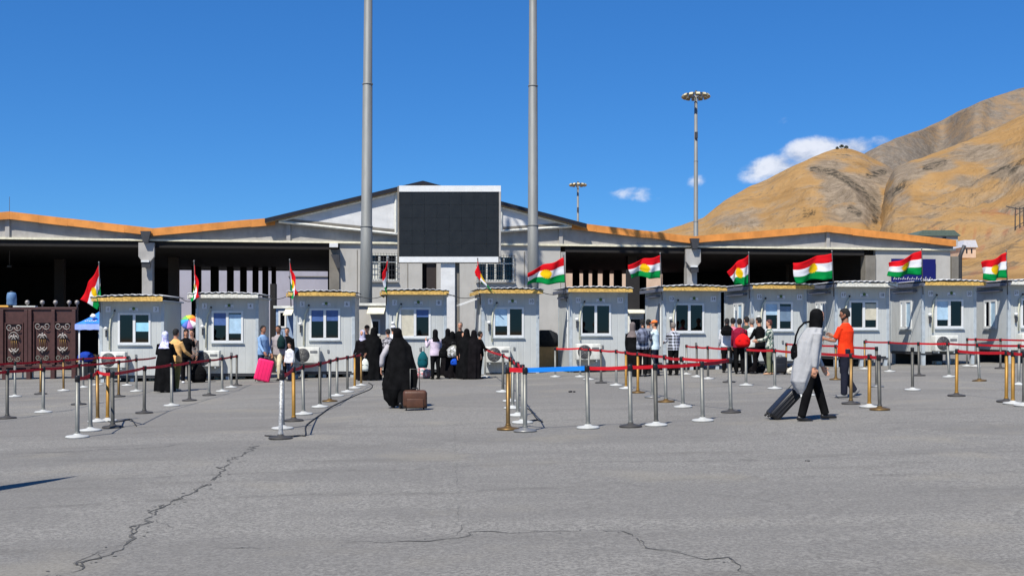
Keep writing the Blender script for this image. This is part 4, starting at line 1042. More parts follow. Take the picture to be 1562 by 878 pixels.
cabin(954, 982, 476, 44, M['offwhite'], 'white cabin with a dark window behind the head of the chequered shirts queue', (959, 979, 484, 510), (957, 981, 473, 478))
cabin(824, 864, 536, 42.5, M['cream'], 'low cream block wall between two booths right of the screen')
bg_ = thing('covered_bundle', on(836, 41.8), 'dark tarpaulin-covered bundle on the low cream block between booths', 'bundle')
MB().loft([((-.0, 0, .9), .45, .3), ((0, 0, 1.15), .44, .3, None, None, .06, 5, 1), ((-.05, 0, 1.4), .36, .25, None, None, .06, 5, 2), ((-.1, 0, 1.52), .2, .15)], seg=18).build('tarpaulin', cloth('tarp', (.02, .022, .025)), bg_)
MB().box(-.45, .45, -.25, .25, 0, .9).build('pallet_stack', M['timber'], bg_)
# dark lamp pillar and tower post in front of the right bay
pl_ = thing('steel_pillar', on(966, 46), 'square black steel pillar rising between two booths right of centre', 'pillar')
MB().box(-.13 * 2, .13 * 2, 0, .4, 0, P(966, 415, 46).z).build('shaft', M['interior'], pl_)
MB().box(-.3, .3, -.04, .44, 0, .05).build('base_plate', M['interior'], pl_)
pl_ = thing('steel_pillar', on(416, 46), 'square black steel pillar beside the blue-grey cabin', 'pillar')
MB().box(-.11, .11, 0, .3, 0, P(416, 425, 46).z).build('shaft', M['interior'], pl_)
MB().box(-.2, .2, -.04, .34, 0, .05).build('base_plate', M['interior'], pl_)
# colourful umbrella between the first two booths
um = thing('umbrella', P(289, 491, 40.0), 'rainbow coloured umbrella held up between the two leftmost booths', 'umbrella')
cols = [S(230, 90, 80), S(245, 150, 50), S(240, 215, 70), S(120, 190, 90), S(60, 165, 210), S(90, 120, 210), S(200, 140, 200), S(240, 240, 240)]
N8 = 8
for q in range(N8):
    a0, a1 = q * 2 * math.pi / N8, (q + 1) * 2 * math.pi / N8; vs = []; n = 5
    for j in range(n + 1):
        r_ = .31 * j / n; z = .16 * (1 - (j / n) ** 2)
        for a in (a0, (a0 + a1) / 2, a1): vs.append((r_ * math.cos(a), r_ * math.sin(a), z - (.02 * j / n if a != a0 and a != a1 else 0)))
    fs = [(j * 3 + i, j * 3 + i + 1, (j + 1) * 3 + i + 1, (j + 1) * 3 + i) for j in range(n) for i in range(2)]
    MB().add(vs, fs, 0, True).build('canopy_panel', mat('umbrella_%d' % q, cols[q], .8), um).modifiers.new('t', 'SOLIDIFY').thickness = .004
MB().tube([(0, 0, .28), (0, 0, -.75)], .01, 6).build('shaft', M['steel'], um)
um.rotation_euler = (R(58), R(12), 0)
# closed parasol standing just outside the left of the frame (throws the shadow on the asphalt)
pp = Vector((-5.92, 10.12, gz(-5.92))); ps = thing('closed_parasol', pp, 'tall closed parasol just outside the left edge whose shadow lies on the asphalt', 'parasol')
MB().lathe([(.02, .9), (.13, 1.0), (.17, 1.4), (.15, 2.2), (.09, 2.8), (.02, 3.2)], seg=14).build('folded_canopy', M['tent'], ps)
MB().tube([(0, 0, .05), (0, 0, 3.25)], .022, 8).build('pole', M['white'], ps); MB().lathe([(.26, 0), (.26, .06), (.06, .1)], seg=16).build('base', M['base_dark'], ps)
#@@STANCHIONS
# ================================================================ STANCHIONS
# chain: list of (px, base_y, post colour, base colour, lean)
PM = {'s': M['steel'], 'd': M['steel_dark'], 'g': M['gold'], 'b': M['gold_dull'], 'w': M['steel_scuffed']}
BM = {'w': M['base_white'], 'd': M['base_dark'], 'y': M['base_grey'], 'g': M['gold_dull']}
PN = {'s': 'grey', 'd': 'dark grey', 'g': 'gold', 'b': 'brown', 'w': 'scuffed pale'}
BN = {'w': 'white', 'd': 'dark', 'y': 'grey', 'g': 'brass'}
ORD = ['nearest', 'second', 'third', 'fourth', 'fifth', 'sixth', 'seventh', 'eighth', 'ninth', 'tenth', 'eleventh', 'twelfth', 'thirteenth', 'fourteenth']
PH = .95
_pole = {}; 
def pole_mesh(k):
    if k not in _pole:
        _pole[k] = (MB().tube([(0, 0, .03), (0, 0, .045), (0, 0, .88)], [.034, .0325, .0325], 14).mesh('pole', PM[k]))
    return _pole[k]
_base = {}
def base_mesh(k):
    if k not in _base:
        _base[k] = MB().lathe([(.165, 0), (.175, .008), (.175, .022), (.16, .032), (.07, .045), (.045, .06), (.036, .075)], seg=22).mesh('base', BM[k])
    return _base[k]
_head = MB().lathe([(.034, .86), (.040, .865), (.040, .945), (.036, .955), (.012, .96)], seg=14).mesh('belt_cassette', M['black'])
_collar = MB().lathe([(.036, .06), (.04, .065), (.04, .09), (.036, .095)], seg=14)
collar_me = {k: _collar.mesh('collar', PM[k]) for k in PM}
def stanchion(px, py, pc, bc, lean, label, group):
    g = G(px, py); t = thing('queue_stanchion', g, label, 'stanchion', group)
    rnd = random.Random(px * 7 + py)
    t.rotation_euler = (rnd.uniform(-.012, .012), lean + rnd.uniform(-.008, .008), rnd.uniform(0, 6)) if lean == 0 else (0, lean, 0)
    for n_, me in (('pole', pole_mesh(pc)), ('base', base_mesh(bc)), ('belt_cassette', _head), ('collar', collar_me[pc])):
        o = bpy.data.objects.new(n_, me); C.objects.link(o); o.parent = t
    t['_n'] = 1
    del t['_n']
    return t
def top_of(t):
    return t.location + (t.rotation_euler.to_matrix() @ Vector((0, 0, .915)))
def belt(ta, tb_pt, m, sag=.03, wd=.054):
    """belt pulled out of post ta's cassette to a world point; a part of ta"""
    A = top_of(ta); B = Vector(tb_pt); n = 10; vs = []
    d = (B - A); side = Vector((-d.y, d.x, 0)).normalized() * .0015
    for i in range(n + 1):
        f = i / n; p = A.lerp(B, f) - Vector((0, 0, sag * 4 * f * (1 - f)))
        for s_ in (-1, 1):
            for z in (-wd / 2, wd / 2): vs.append(p + side * s_ + Vector((0, 0, z)))
    fs = []
    for i in range(n):
        o = i * 4; q = o + 4
        fs += [(o, q, q + 1, o + 1), (o + 2, o + 3, q + 3, q + 2), (o, o + 2, q + 2, q), (o + 1, q + 1, q + 3, o + 3)]
    fs += [(0, 1, 3, 2), (4 * n, 4 * n + 2, 4 * n + 3, 4 * n + 1)]
    inv = (Matrix.Translation(ta.location) @ ta.rotation_euler.to_matrix().to_4x4()).inverted()
    o = MB(inv).add(vs, fs).build('belt', m, ta); return o
def chain(rowname, posts, gname, end=None, start=None, colors=None, sag=.017, first='nearest'):
    ts = []
    for i, p in enumerate(posts):
        px, py, pc, bc = p[:4]; lean = p[4] if len(p) > 4 else 0
        o_ = ORD[i] if first == 'nearest' else ('leftmost' if i == 0 else ORD[i] + ' from left')
        ts.append(stanchion(px, py, pc, bc, lean, '%s stanchion, %s base, %s %s' % (PN[pc], BN[bc], o_, rowname), gname))
    for i in range(len(ts) - 1):
        m = M['belt_red'] if not colors else colors[i]
        if m: belt(ts[i], top_of(ts[i + 1]), m, sag * random.uniform(.5, 1.4))
    if end: belt(ts[-1], end, M['belt_red'], sag)
    if start: belt(ts[0], start, M['belt_red'], sag)
    return ts
def topat(px, py): return G(px, py) + Vector((0, 0, .915))
A_ = chain('in the receding left lane', [(118, 667, 's', 'w'), (138, 657, 's', 'w'), (149, 643, 'b', 'w'), (172, 652, 'd', 'd'), (220, 630, 'd', 'd'), (262, 619, 's', 'w'), (289, 611, 'd', 'd'), (319, 603, 's', 'd'), (339, 597, 's', 'w'), (353, 591, 's', 'w'), (361, 588, 'd', 'd')], 'stanchions of the left queue lane')
B_ = chain('in the crossing row before the gate', [(11, 638, 'd', 'd'), (66, 629, 's', 'w'), (120, 617, 'd', 'd'), (181, 605, 'b', 'd'), (208, 597, 's', 'w')], 'stanchions before the gate', start=topat(-60, 650), end=topat(238, 590))
C_ = chain('in the far row by the gate', [(23, 605, 's', 'w'), (62, 601, 'b', 'd'), (97, 596, 'b', 'w'), (127, 591, 's', 'w'), (149, 587, 's', 'w'), (194, 588, 'd', 'w')], 'stanchions before the gate', start=topat(-60, 612))
st_ = stanchion(164, 642, 'g', 'w', 0, 'gold stanchion with white base standing loose in the left lane', 'stanchions of the left queue lane')
D_ = chain('in the lane left of the striding cloak', [(428, 669, 'w', 'd', .02), (448, 642, 'g', 'd'), (463, 632, 's', 'w', -.02), (488, 621, 'd', 'w'), (503, 612, 's', 'g'), (514, 604, 's', 'w'), (530, 598, 'd', 'w'), (541, 592, 'g', 'w'), (551, 588, 'b', 'w')], 'stanchions of the centre-left queue lane')
stanchion(431, 654, 's', 'w', 0, 'grey stanchion with white base just behind the scuffed post', 'stanchions of the centre-left queue lane')
E_ = chain('in the receding row left of blue belt', [(801, 658, 's', 'y'), (797, 645, 's', 'w'), (790, 634, 's', 'w'), (782, 623, 's', 'w'), (779, 612, 'b', 'w'), (767, 598, 'd', 'w'), (740, 575, 's', 'w')], 'stanchions of the centre-right queue lane')
e2 = stanchion(775, 655, 'b', 'g', 0, 'dull brass stanchion with brass base left of the blue belt', 'stanchions of the centre-right queue lane')
belt(e2, top_of(E_[0]), M['belt_red'], .0, .07)
F_ = chain('in the front row with the blue belt', [(897, 653, 's', 'w', -.02), (962, 651, 's', 'd', -.015), (1001, 649, 'd', 'w', -.02), (1072, 642, 's', 'w', -.02), (1115, 629, 's', 'd', -.03)], 'stanchions of the centre-right queue lane', first='left')
belt(E_[0], top_of(F_[0]), M['belt_blue'], .0, .07)
H_ = chain('in the row behind the blue belt', [(847, 575, 's', 'w'), (885, 575, 's', 'w'), (898, 579, 's', 'w'), (917, 584, 'd', 'd'), (940, 588, 's', 'w'), (955, 593, 'g', 'w'), (973, 599, 'g', 'g'), (1016, 613, 's', 'g', -.03), (1042, 621, 's', 'w', -.03)], 'stanchions of the centre-right queue lane', first='left', end=top_of(F_[4]))
stanchion(995, 606, 's', 'y', 0, 'grey stanchion with grey base standing loose behind the middle row', 'stanchions of the centre-right queue lane')
I_ = chain('in the short row by the chequered shirt', [(1047, 571, 's', 'w'), (1063, 575, 'd', 'w'), (1080, 578, 'd', 'w'), (1112, 583, 's', 'd')], 'stanchions of the right-hand queue lanes', first='left')
J_ = chain('in the row crossing the pale coat', [(1138, 588, 's', 'w'), (1182, 593, 's', 'w'), (1232, 603, 's', 'w'), (1298, 616, 'b', 'd'), (1326, 621, 'g', 'w'), (1342, 625, 'd', 'g', -.02)], 'stanchions of the right-hand queue lanes', first='left')
K_ = chain('in the far row behind the orange shirt', [(1199, 569, 'b', 'd'), (1275, 579, 'b', 'g'), (1337, 590, 'd', 'y')], 'stanchions of the right-hand queue lanes', first='left')
stanchion(1392, 595, 'd', 'w', 0, 'dark grey stanchion with white base standing alone right of the lanes', 'stanchions of the right-hand queue lanes')
L_ = chain('in the long far row at right', [(1319, 563, 'b', 'w'), (1357, 567, 's', 'w', -.02), (1402, 573, 'd', 'd', -.02), (1448, 575, 's', 'w', -.05), (1494, 581, 's', 'g', -.05), (1554, 587, 's', 'w')], 'stanchions of the right-hand queue lanes', first='left', end=topat(1620, 594))
N_ = chain('in the farthest row at the right edge', [(1475, 558.5, 'd', 'w'), (1488, 559, 'd', 'w'), (1526, 562, 'd', 'd'), (1580, 566, 'd', 'd')], 'stanchions of the right-hand queue lanes', first='left')
O_ = chain('in the near row at the right edge', [(1459, 604, 'g', 'd'), (1535, 613, 'g', 'd'), (1545, 616, 'g', 'w'), (1562, 619, 'd', 'w')], 'stanchions of the right-hand queue lanes', first='left', end=topat(1640, 630))
# cables on the ground
def ground_cable(pts, label):
    Q = [G(x, y) + Vector((0, 0, .012)) for x, y in pts]; o0 = Q[0].copy()
    out = []
    for i in range(len(Q) - 1):
        p0, p1, p2, p3 = Q[max(0, i - 1)], Q[i], Q[i + 1], Q[min(len(Q) - 1, i + 2)]
        for q in range(6):
            f = q / 6; out.append(.5 * ((2 * p1) + (-p0 + p2) * f + (2 * p0 - 5 * p1 + 4 * p2 - p3) * f * f + (-p0 + 3 * p1 - 3 * p2 + p3) * f ** 3) - o0)
    out.append(Q[-1] - o0); o = MB().tube(out, .011, 6).build('ground_cable', CAB); o.location = o0; tag(o, label, 'cable')
ground_cable([(404, 665), (430, 666), (458, 665), (466, 664), (466, 652), (472, 645), (490, 632), (505, 621), (523, 612), (545, 602), (564, 594), (568, 588), (562, 584)], 'black cable trailing along the ground beside the centre-left lane')
ground_cable([(797, 622), (806, 624), (812, 630), (820, 640), (828, 644), (818, 641), (806, 643)], 'black cable looped on the ground by the brass corner post')
ground_cable([(160, 642), (175, 644), (193, 641), (200, 640), (208, 650)], 'short black cable end on the ground in the left lane')
def scrap(px, py, s_, m, label):
    g = G(px, py); rnd = random.Random(px); mb = MB()
    for q in range(4): mb.ball((rnd.uniform(-1, 1) * s_, rnd.uniform(-.5, .5) * s_, s_ * .25), (s_ * .5, s_ * .4, s_ * .3), 0, 7, 5)
    o = mb.build('litter', m); o.location = g; tag(o, label, 'litter')
scrap(873, 598, .07, M['black'], 'crumpled black scrap on the asphalt behind the blue belt')
scrap(1232, 703, .02, M['black'], 'tiny dark pebble in the open asphalt at right')
scrap(1228, 606, .10, M['offwhite'], 'flat white paper scrap between the walking legs')
#@@PEOPLE
# ================================================================ PEOPLE
PENDING = []
def remeshed(mb, name, m, parent, voxel, smooth=3):
    """voxel-merge overlapping shapes into one continuous surface"""
    o = mb.build(name, m, parent); r_ = o.modifiers.new('r', 'REMESH'); r_.mode = 'VOXEL'; r_.voxel_size = voxel; r_.use_smooth_shade = True
    s_ = o.modifiers.new('s', 'SMOOTH'); s_.iterations = smooth; s_.factor = .5
    PENDING.append((o, m)); return o
def finish_meshes():
    dg = bpy.context.evaluated_depsgraph_get()
    out = [(o, m, bpy.data.meshes.new_from_object(o.evaluated_get(dg))) for o, m in PENDING]
    for o, m, me in out:
        o.modifiers.clear(); o.data = me
        if not me.materials: me.materials.append(m)
    for o, m, me in out:
        if 'hands' in HANDS.get(o.name, {}):
            hm = HANDS[o.name]['hands']; n0 = len(me.vertices)
            vs = [v.co[:] for v in me.vertices] + hm.v; fs = [tuple(p.vertices) for p in me.polygons] + [tuple(i + n0 for i in f) for f in hm.f]
            nm = bpy.data.meshes.new('body'); nm.from_pydata(vs, [], fs)
            nm.materials.append(m); nm.polygons.foreach_set('use_smooth', [True] * len(fs)); nm.update(); o.data = nm
    PENDING.clear()
HANDS = {}
V = Vector
def person(label, px, py, top_py, rz, top=('shirt', None), bottom=('trousers', None), hair=('short', None), skin=None, arms=((5, 8, 10), (5, 8, 10)),
           legs=((3, 4), (-3, 4)), cloak=None, lean=0, headp=5, heady=0, hipx=0, shoes=None, group=None, wide=1.1, voxel=.013, detail=False, dy=0, torso_yaw=0, sleeve='long', footp=(0, 0)):
    g = G(px, py, dy); HT = (py - top_py) / FPX * g.y; K = HT / 1.70
    t = thing('person', g, label, 'person', group, R(rz)); skin = skin or M['skin']; shoes = shoes or M['black']
    # forward kinematics, forward = +Y, right = +X
    TL, SLn, AN = .415, .405, .085
    def leg_pts(sx, a, b):
        hip = V((sx * .085, 0, 0)); a, b = R(a), R(b)
        kn = hip + TL * V((sx * .02, math.sin(a), -math.cos(a))); an_ = kn + SLn * V((0, math.sin(a - b), -math.cos(a - b))); return [hip, kn, an_]
    LG = [leg_pts(-1, *legs[0]), leg_pts(1, *legs[1])]
    low_ = min(l[2].z for l in LG); ph = -low_ + AN
    if lean or max(abs(legs[0][0]), abs(legs[1][0])) > 10: pass
    l_ = R(lean); sp = V((0, math.sin(l_), math.cos(l_))); fw = V((0, math.cos(l_), -math.sin(l_)))
    ty = R(torso_yaw); rt = V((math.cos(ty), math.sin(ty), 0)); fw2 = V((-math.sin(ty), math.cos(ty), 0)) * math.cos(l_) + V((0, 0, -math.sin(l_)))
    pel = V((0, 0, ph + .02)); LGw = [[p + V((0, 0, ph)) for p in l] for l in LG]
    ch = pel + sp * .36; nk = pel + sp * .52
    hd_l = R(min(lean * .5 + headp, 60)); hs = V((0, math.sin(l_ * .6), math.cos(l_ * .6))); hc = nk + hs * .17 + V((0, .015, 0)); topz = hc.z + .12
    sc = 1.70 / topz if abs(topz - 1.70) < .5 else 1
    if max(abs(legs[0][0]), abs(legs[1][0]), abs(lean)) > 14: sc = min(sc, 1.06) if topz < 1.7 else sc
    Kf = HT / topz
    t.scale = (Kf, Kf, Kf)
    AR = []
    for sx, (a, ab, el) in ((-1, arms[0]), (1, arms[1])):
        sh = nk - sp * .085 + rt * sx * .175; a, ab, el = R(a), R(ab), R(el)
        f = lambda q, w_: (rt * sx * math.sin(w_) + (fw2 * math.sin(q) - V((0, 0, 1)) * math.cos(q)) * math.cos(w_))
        eb = sh + f(a, ab) * .285; wr = eb + f(a + el, ab * .2 - (R(10) if el > .8 else 0)) * .25; dr = (wr - eb).normalized(); AR.append((sh, eb, wr, dr, sx))
    Xr, Yr = rt, fw2
    # ---------------- body: one continuous surface
    b = MB()
    W_ = wide
    b.loft([(pel - sp * .09, .125 * W_, .10, rt, fw2), (pel, .160 * W_, .115, rt, fw2), (pel + sp * .12, .135 * W_, .10, rt, fw2), (pel + sp * .25, .150 * W_, .11, rt, fw2), (ch, .165 * W_, .115, rt, fw2),
            (nk - sp * .07, .15, .09, rt, fw2), (nk - sp * .03, .09, .07, rt, fw2), (nk, .056, .056, rt, fw2), (nk + hs * .10, .052, .055, rt, fw2)], seg=18)
    for l in LGw: b.tube([l[0] + V((0, 0, .05)), l[0].lerp(l[1], .3), l[1], l[1].lerp(l[2], .3), l[2]], [.085, .082, .056, .058, .038], 12)
    for sh, eb, wr, dr, sx in AR: b.tube([sh, sh.lerp(eb, .5), eb, eb.lerp(wr, .35), wr, wr + dr * .02], [.05, .044, .036, .037, .026, .026], 10)
    # head
    hy = R(heady); HT_ = Matrix.Translation(hc) @ Matrix.Rotation(ty + hy, 4, 'Z') @ Matrix.Rotation(-hd_l, 4, 'X')
    h = MB(HT_)
    h.loft([((0, .035, -.115), .022, .022), ((0, .030, -.100), .042, .045), ((0, .022, -.075), .056, .066), ((0, .012, -.045), .064, .080), ((0, .004, 0), .072, .090), ((0, 0, .04), .074, .093), ((0, -.004, .075), .066, .084), ((0, -.008, .102), .045, .058), ((0, -.008, .114), .015, .02)], seg=18)
    h.ball((0, .093, -.018), (.012, .018, .014), 0, 8, 6); h.tube([(0, .088, .02), (0, .104, -.018)], [.007, .011], 6)
    h.ball((0, .084, -.062), (.022, .012, .010), 0, 8, 6); h.ball((0, .070, -.100), (.022, .016, .014), 0, 8, 6)
    for sx in (-1, 1): h.ball((sx * .074, -.002, -.01), (.010, .018, .030), 0, 8, 6)
    b.v += h.v; n0 = len(b.v) - len(h.v); b.f += [tuple(i + n0 for i in f_) for f_ in h.f]; b.mi += h.mi; b.sm += h.sm
    body = remeshed(b, 'body', skin, t, voxel if not detail else .008, 2)
    # hands: palm, four unequal fingers, thumb from the side
    hm = MB()
    for sh, eb, wr, dr, sx in AR:
        pn = rt * -sx; pn = (pn - dr * pn.dot(dr)).normalized(); sd = dr.cross(pn).normalized(); sd = sd if sd.dot(fw2) > 0 or abs(sd.dot(fw2)) < .05 else -sd
        hm.loft([(wr - dr * .01, .026, .018, sd, pn), (wr + dr * .03, .036, .016, sd, pn), (wr + dr * .075, .040, .014, sd, pn), (wr + dr * .092, .036, .011, sd, pn)], seg=10)
        for q, ln in enumerate((.070, .078, .072, .056)):
            o_ = wr + dr * .085 + sd * (.029 - q * .0195); k1 = o_ + dr * ln * .5 + pn * .006; k2 = k1 + dr * ln * .32 + pn * .018; k3 = k2 + dr * ln * .12 + pn * .018
            hm.tube([o_, k1, k2, k3], [.0092, .0088, .0080, .006], 6)
        o_ = wr + dr * .03 + sd * .032; hm.tube([o_, o_ + sd * .022 + dr * .028 + pn * .008, o_ + sd * .028 + dr * .055 + pn * .02], [.012, .010, .007], 6)
    HANDS[body.name] = {'hands': hm}
    # face details
    if hair[0] not in ('veil',):
        e = MB(HT_)
        for sx in (-1, 1):
            e.ball((sx * .029, .083, .006), (.011, .008, .006), 1, 8, 6); e.ball((sx * .029, .089, .006), (.0055, .004, .0055), 0, 8, 6)
            e.tube([(sx * .014, .092, .024), (sx * .03, .091, .028), (sx * .045, .080, .022)], [.003, .004, .002], 5)
        e.build('eyes', [M['black'], M['white']], t)
        MB(HT_).ball((0, .0945, -.060), (.020, .005, .006), 0, 8, 5).build('mouth', mat('lips', S(150, 84, 76), .5), t)
    # shoes
    for i, l in enumerate(LGw):
        an_ = l[2]; f_ = R(footp[i]); d = V((0, math.cos(f_), math.sin(f_))); u = V((0, -math.sin(f_), math.cos(f_))); sx = -1 if i == 0 else 1
        m_ = MB(); c0 = an_ - u * .045
        m_.loft([(c0 - d * .07, .018, .022, V((1, 0, 0)), u), (c0 - d * .055, .036, .038, V((1, 0, 0)), u), (c0, .038, .042, V((1, 0, 0)), u), (c0 + d * .07 - u * .008, .043, .033, V((1, 0, 0)), u), (c0 + d * .14 - u * .014, .041, .025, V((1, 0, 0)), u), (c0 + d * .175 - u * .018, .022, .018, V((1, 0, 0)), u)], seg=12)
        m_.tube([an_ - u * .03, an_ + u * .03], [.04, .043], 10)
        m_.build('shoe', shoes, t)
    if cloak and top[0] == 'chador':
        sh, eb, wr, dr, sx = AR[0]; m_ = MB(); m_.tube([sh, sh.lerp(eb, .5), eb, eb.lerp(wr, .5), wr - dr * .03], [.07, .068, .062, .056, .05], 12); m_.build('sleeve', cloth('sleeve_grey', S(168, 164, 166)), t)
    # ---------------- lower garment
    bk, bc = bottom
    if bk == 'trousers':
        m_ = MB(); m_.loft([(pel - sp * .10, .14 * W_, .115, rt, fw2), (pel - sp * .02, .172 * W_, .130, rt, fw2), (pel + sp * .08, .155 * W_, .118, rt, fw2)], seg=18)
        for l in LGw: m_.tube([l[0] + V((0, 0, .04)), l[0].lerp(l[1], .3), l[1], l[1].lerp(l[2], .4), l[2] + (l[2] - l[1]) * .04], [.098, .098, .074, .070, .064], 12)
        remeshed(m_, 'trousers', bc, t, voxel, 2)
    # ---------------- upper garment
    tk, tc = top
    def sleeves(m_, frac, e_=.016):
        for sh, eb, wr, dr, sx in AR:
            if frac > 1: pts = [sh - V((0, 0, 0)), sh.lerp(eb, .5), eb, eb.lerp(wr, .5), wr - dr * .005]; rs = [.062, .056, .050, .046, .036]
            else: e1 = sh.lerp(eb, frac); pts = [sh, sh.lerp(e1, .5), e1]; rs = [.064, .062, .060]
            m_.tube(pts, rs, 12)
    if tk in ('shirt', 'tshirt'):
        m_ = MB(); m_.loft([(pel - sp * .11, .178 * W_, .140, rt, fw2, .02, 5, 1), (pel, .178 * W_, .138, rt, fw2), (pel + sp * .13, .160 * W_, .125, rt, fw2), (pel + sp * .27, .170 * W_, .130, rt, fw2), (ch, .182 * W_, .130, rt, fw2), (nk - sp * .065, .162, .10, rt, fw2), (nk - sp * .025, .10, .08, rt, fw2), (nk + hs * .005, .070, .068, rt, fw2)], seg=20)
        sleeves(m_, 1.5 if tk == 'shirt' else .8); remeshed(m_, 'shirt' if tk == 'shirt' else 't_shirt', tc, t, voxel, 2)
    elif tk == 'coat':
        hem = pel - V((0, 0, .46)); m_ = MB()
        mid = (LGw[0][1] + LGw[1][1]) * .5; hy_ = mid.y; spread = abs(LGw[0][1].y - LGw[1][1].y) * .5
        m_.loft([(V((0, hy_ * .9 + .02, pel.z - .36)), .18 * W_, .165 + spread * .5, None, None, .06, 6, .5), (V((0, hy_ * .5, pel.z - .2)), .18 * W_, .155 + spread * .3, None, None, .05, 6, .8), (pel - V((0, 0, .06)), .195 * W_, .165 + hipx, rt, fw2, .02, 5, 1), (pel + sp * .13, .17 * W_, .14, rt, fw2), (pel + sp * .27, .178 * W_, .135, rt, fw2), (ch, .19 * W_, .135, rt, fw2), (nk - sp * .065, .17, .105, rt, fw2), (nk - sp * .025, .11, .085, rt, fw2), (nk + hs * .005, .072, .07, rt, fw2)], seg=30)
        if cloak:
            m_ = MB(); m_.loft([(V((0, c_, z_)), rx_, ry_, None, None, .07, 6, z_ * 3.2) for c_, z_, rx_, ry_ in cloak] + [(nk + hs * .01, .075, .075, rt, fw2)], seg=30)
        sleeves(m_, 1.5); remeshed(m_, 'coat', tc, t, voxel, 2)
    elif tk in ('abaya', 'chador'):
        m_ = MB(); mn = min(LGw[0][2].y, LGw[1][2].y); mx = max(LGw[0][2].y, LGw[1][2].y); cy = (mn + mx) / 2; sp_ = (mx - mn) / 2; z0_ = .03
        body_r = [(V((0, cy, z0_)), .24 * W_, .20 + sp_ * .9, None, None, .12, 6, 1), (V((0, cy * .8, .25)), .235 * W_, .185 + sp_ * .7, None, None, .10, 6, 1.2), (V((0, cy * .5, .55)), .225 * W_, .175 + sp_ * .35, None, None, .075, 6, 1.6), (V((0, cy * .2, pel.z - .05)), .215 * W_, .165, None, None, .05, 6, 2.0)]
        if tk == 'abaya':
            m_.loft(body_r + [(pel + sp * .13, .185 * W_, .14, rt, fw2, .02, 6, 2), (ch, .195 * W_, .138, rt, fw2), (nk - sp * .065, .17, .105, rt, fw2), (nk - sp * .02, .10, .08, rt, fw2), (nk + hs * .01, .07, .07, rt, fw2)], seg=36)
            sleeves(m_, 1.5)
        else:
            m_.loft(body_r + [(pel + sp * .12, .225 * W_, .175, rt, fw2, .05, 5, 2), (pel + sp * .28, .222 * W_, .165, rt, fw2, .035, 5, 2.3), (nk - sp * .10, .215 * W_, .145, rt, fw2), (nk - sp * .02, .165, .125, rt, fw2), (nk + hs * .06, .118, .12, rt, fw2), (hc - fw2 * .012, .100, .112, rt, fw2), (hc + hs * .06 - fw2 * .012, .094, .106, rt, fw2), (hc + hs * .11 - fw2 * .012, .06, .07, rt, fw2), (hc + hs * .128 - fw2 * .012, .015, .02, rt, fw2)], seg=36)
            if cloak:
                m_ = MB(); m_.loft([(V((c_, y_, z_)), rx_, rx_ * .62, None, None, am, 6, z_ * 2.6) for c_, y_, z_, rx_, am in cloak] + [(hc - fw2 * .012, .100, .112, rt, fw2), (hc + hs * .06 - fw2 * .012, .094, .106, rt, fw2), (hc + hs * .11 - fw2 * .012, .06, .07, rt, fw2), (hc + hs * .128 - fw2 * .012, .015, .02, rt, fw2)], seg=48)
                m_.tube([V((-.10, .02, .80)), V((-.22, .10, .50)), V((-.20, .02, .22)), V((-.10, -.02, .06))], [.16, .13, .10, .05], 14)
            for sh, eb, wr, dr, sx in AR[(1 if cloak else 0):]: m_.tube([sh, eb, eb.lerp(wr, .75)], [.07, .085, .055], 12)
        o = remeshed(m_, tk, tc, t, voxel, 2)
        if tk == 'chador':       # the face opening
            MB(HT_).ball((0, .048, -.012), (.050, .062, .070), 0, 12, 8).build('face', skin, t)
            e = MB(HT_)
            for sx in (-1, 1): e.ball((sx * .022, .106, .006), (.010, .005, .005), 0, 8, 6)
            e.ball((0, .103, -.04), (.016, .006, .005), 0, 8, 5); e.build('facial_features', M['dark_brown'], t)
            return t
    # ---------------- hair, scarf, cap
    hk, hc_ = hair
    if hk == 'short':
        h = MB(HT_); seg = 16; vs = []; fs = []
        h.loft([((0, -.030, -.062), .062, .062), ((0, -.024, -.03), .076, .076), ((0, -.016, .02), .082, .092), ((0, -.012, .055), .080, .088), ((0, -.006, .088), .068, .084), ((0, -.006, .112), .044, .058), ((0, -.006, .122), .014, .02)], seg=seg)
        remeshed(h, 'hair', hc_, t, .010, 2)
    elif hk == 'long':
        h = MB(HT_); h.loft([((0, -.05, -.20), .07, .04), ((0, -.045, -.12), .085, .06), ((0, -.024, -.03), .084, .08), ((0, -.012, .03), .086, .098), ((0, -.003, .07), .08, .1), ((0, -.004, .105), .055, .07), ((0, -.004, .122), .014, .02)], seg=16); remeshed(h, 'hair', hc_, t, .011, 2)
    elif hk == 'cap':
        h = MB(HT_); h.loft([((0, -.008, .03), .086, .104), ((0, -.006, .07), .083, .10), ((0, -.006, .105), .062, .075), ((0, -.006, .125), .02, .025)], seg=18)
        h.loft([((0, .10, .030), .062, .06), ((0, .11, .040), .06, .058)], seg=16); h.build('cap', hc_, t)
        MB(HT_).loft([((0, -.030, -.062), .060, .060), ((0, -.02, -.03), .075, .076), ((0, -.014, .028), .081, .092)], seg=16).build('hair', M['hair'], t)
    elif hk in ('scarf', 'hood'):
        h = MB(); bl = .0 if hk == 'hood' else .06
        h.loft([(nk - sp * (.14 + bl) - fw2 * .02, .165 + bl * .5, .13 + bl * .4, rt, fw2, .03, 5, 1), (nk - sp * .07 - fw2 * .01, .145, .12, rt, fw2), (nk + hs * .01, .095, .10, rt, fw2), (nk + hs * .07, .092, .105, rt, fw2), (hc - fw2 * .018, .094, .105, rt, fw2), (hc + hs * .06 - fw2 * .018, .090, .102, rt, fw2), (hc + hs * .108 - fw2 * .015, .058, .068, rt, fw2), (hc + hs * .126 - fw2 * .015, .015, .02, rt, fw2)], seg=24)
        remeshed(h, 'headscarf' if hk == 'scarf' else 'hood', hc_, t, .012, 2)
        MB(HT_).ball((0, .046, -.012), (.052, .066, .074), 0, 12, 8).build('face', skin, t)
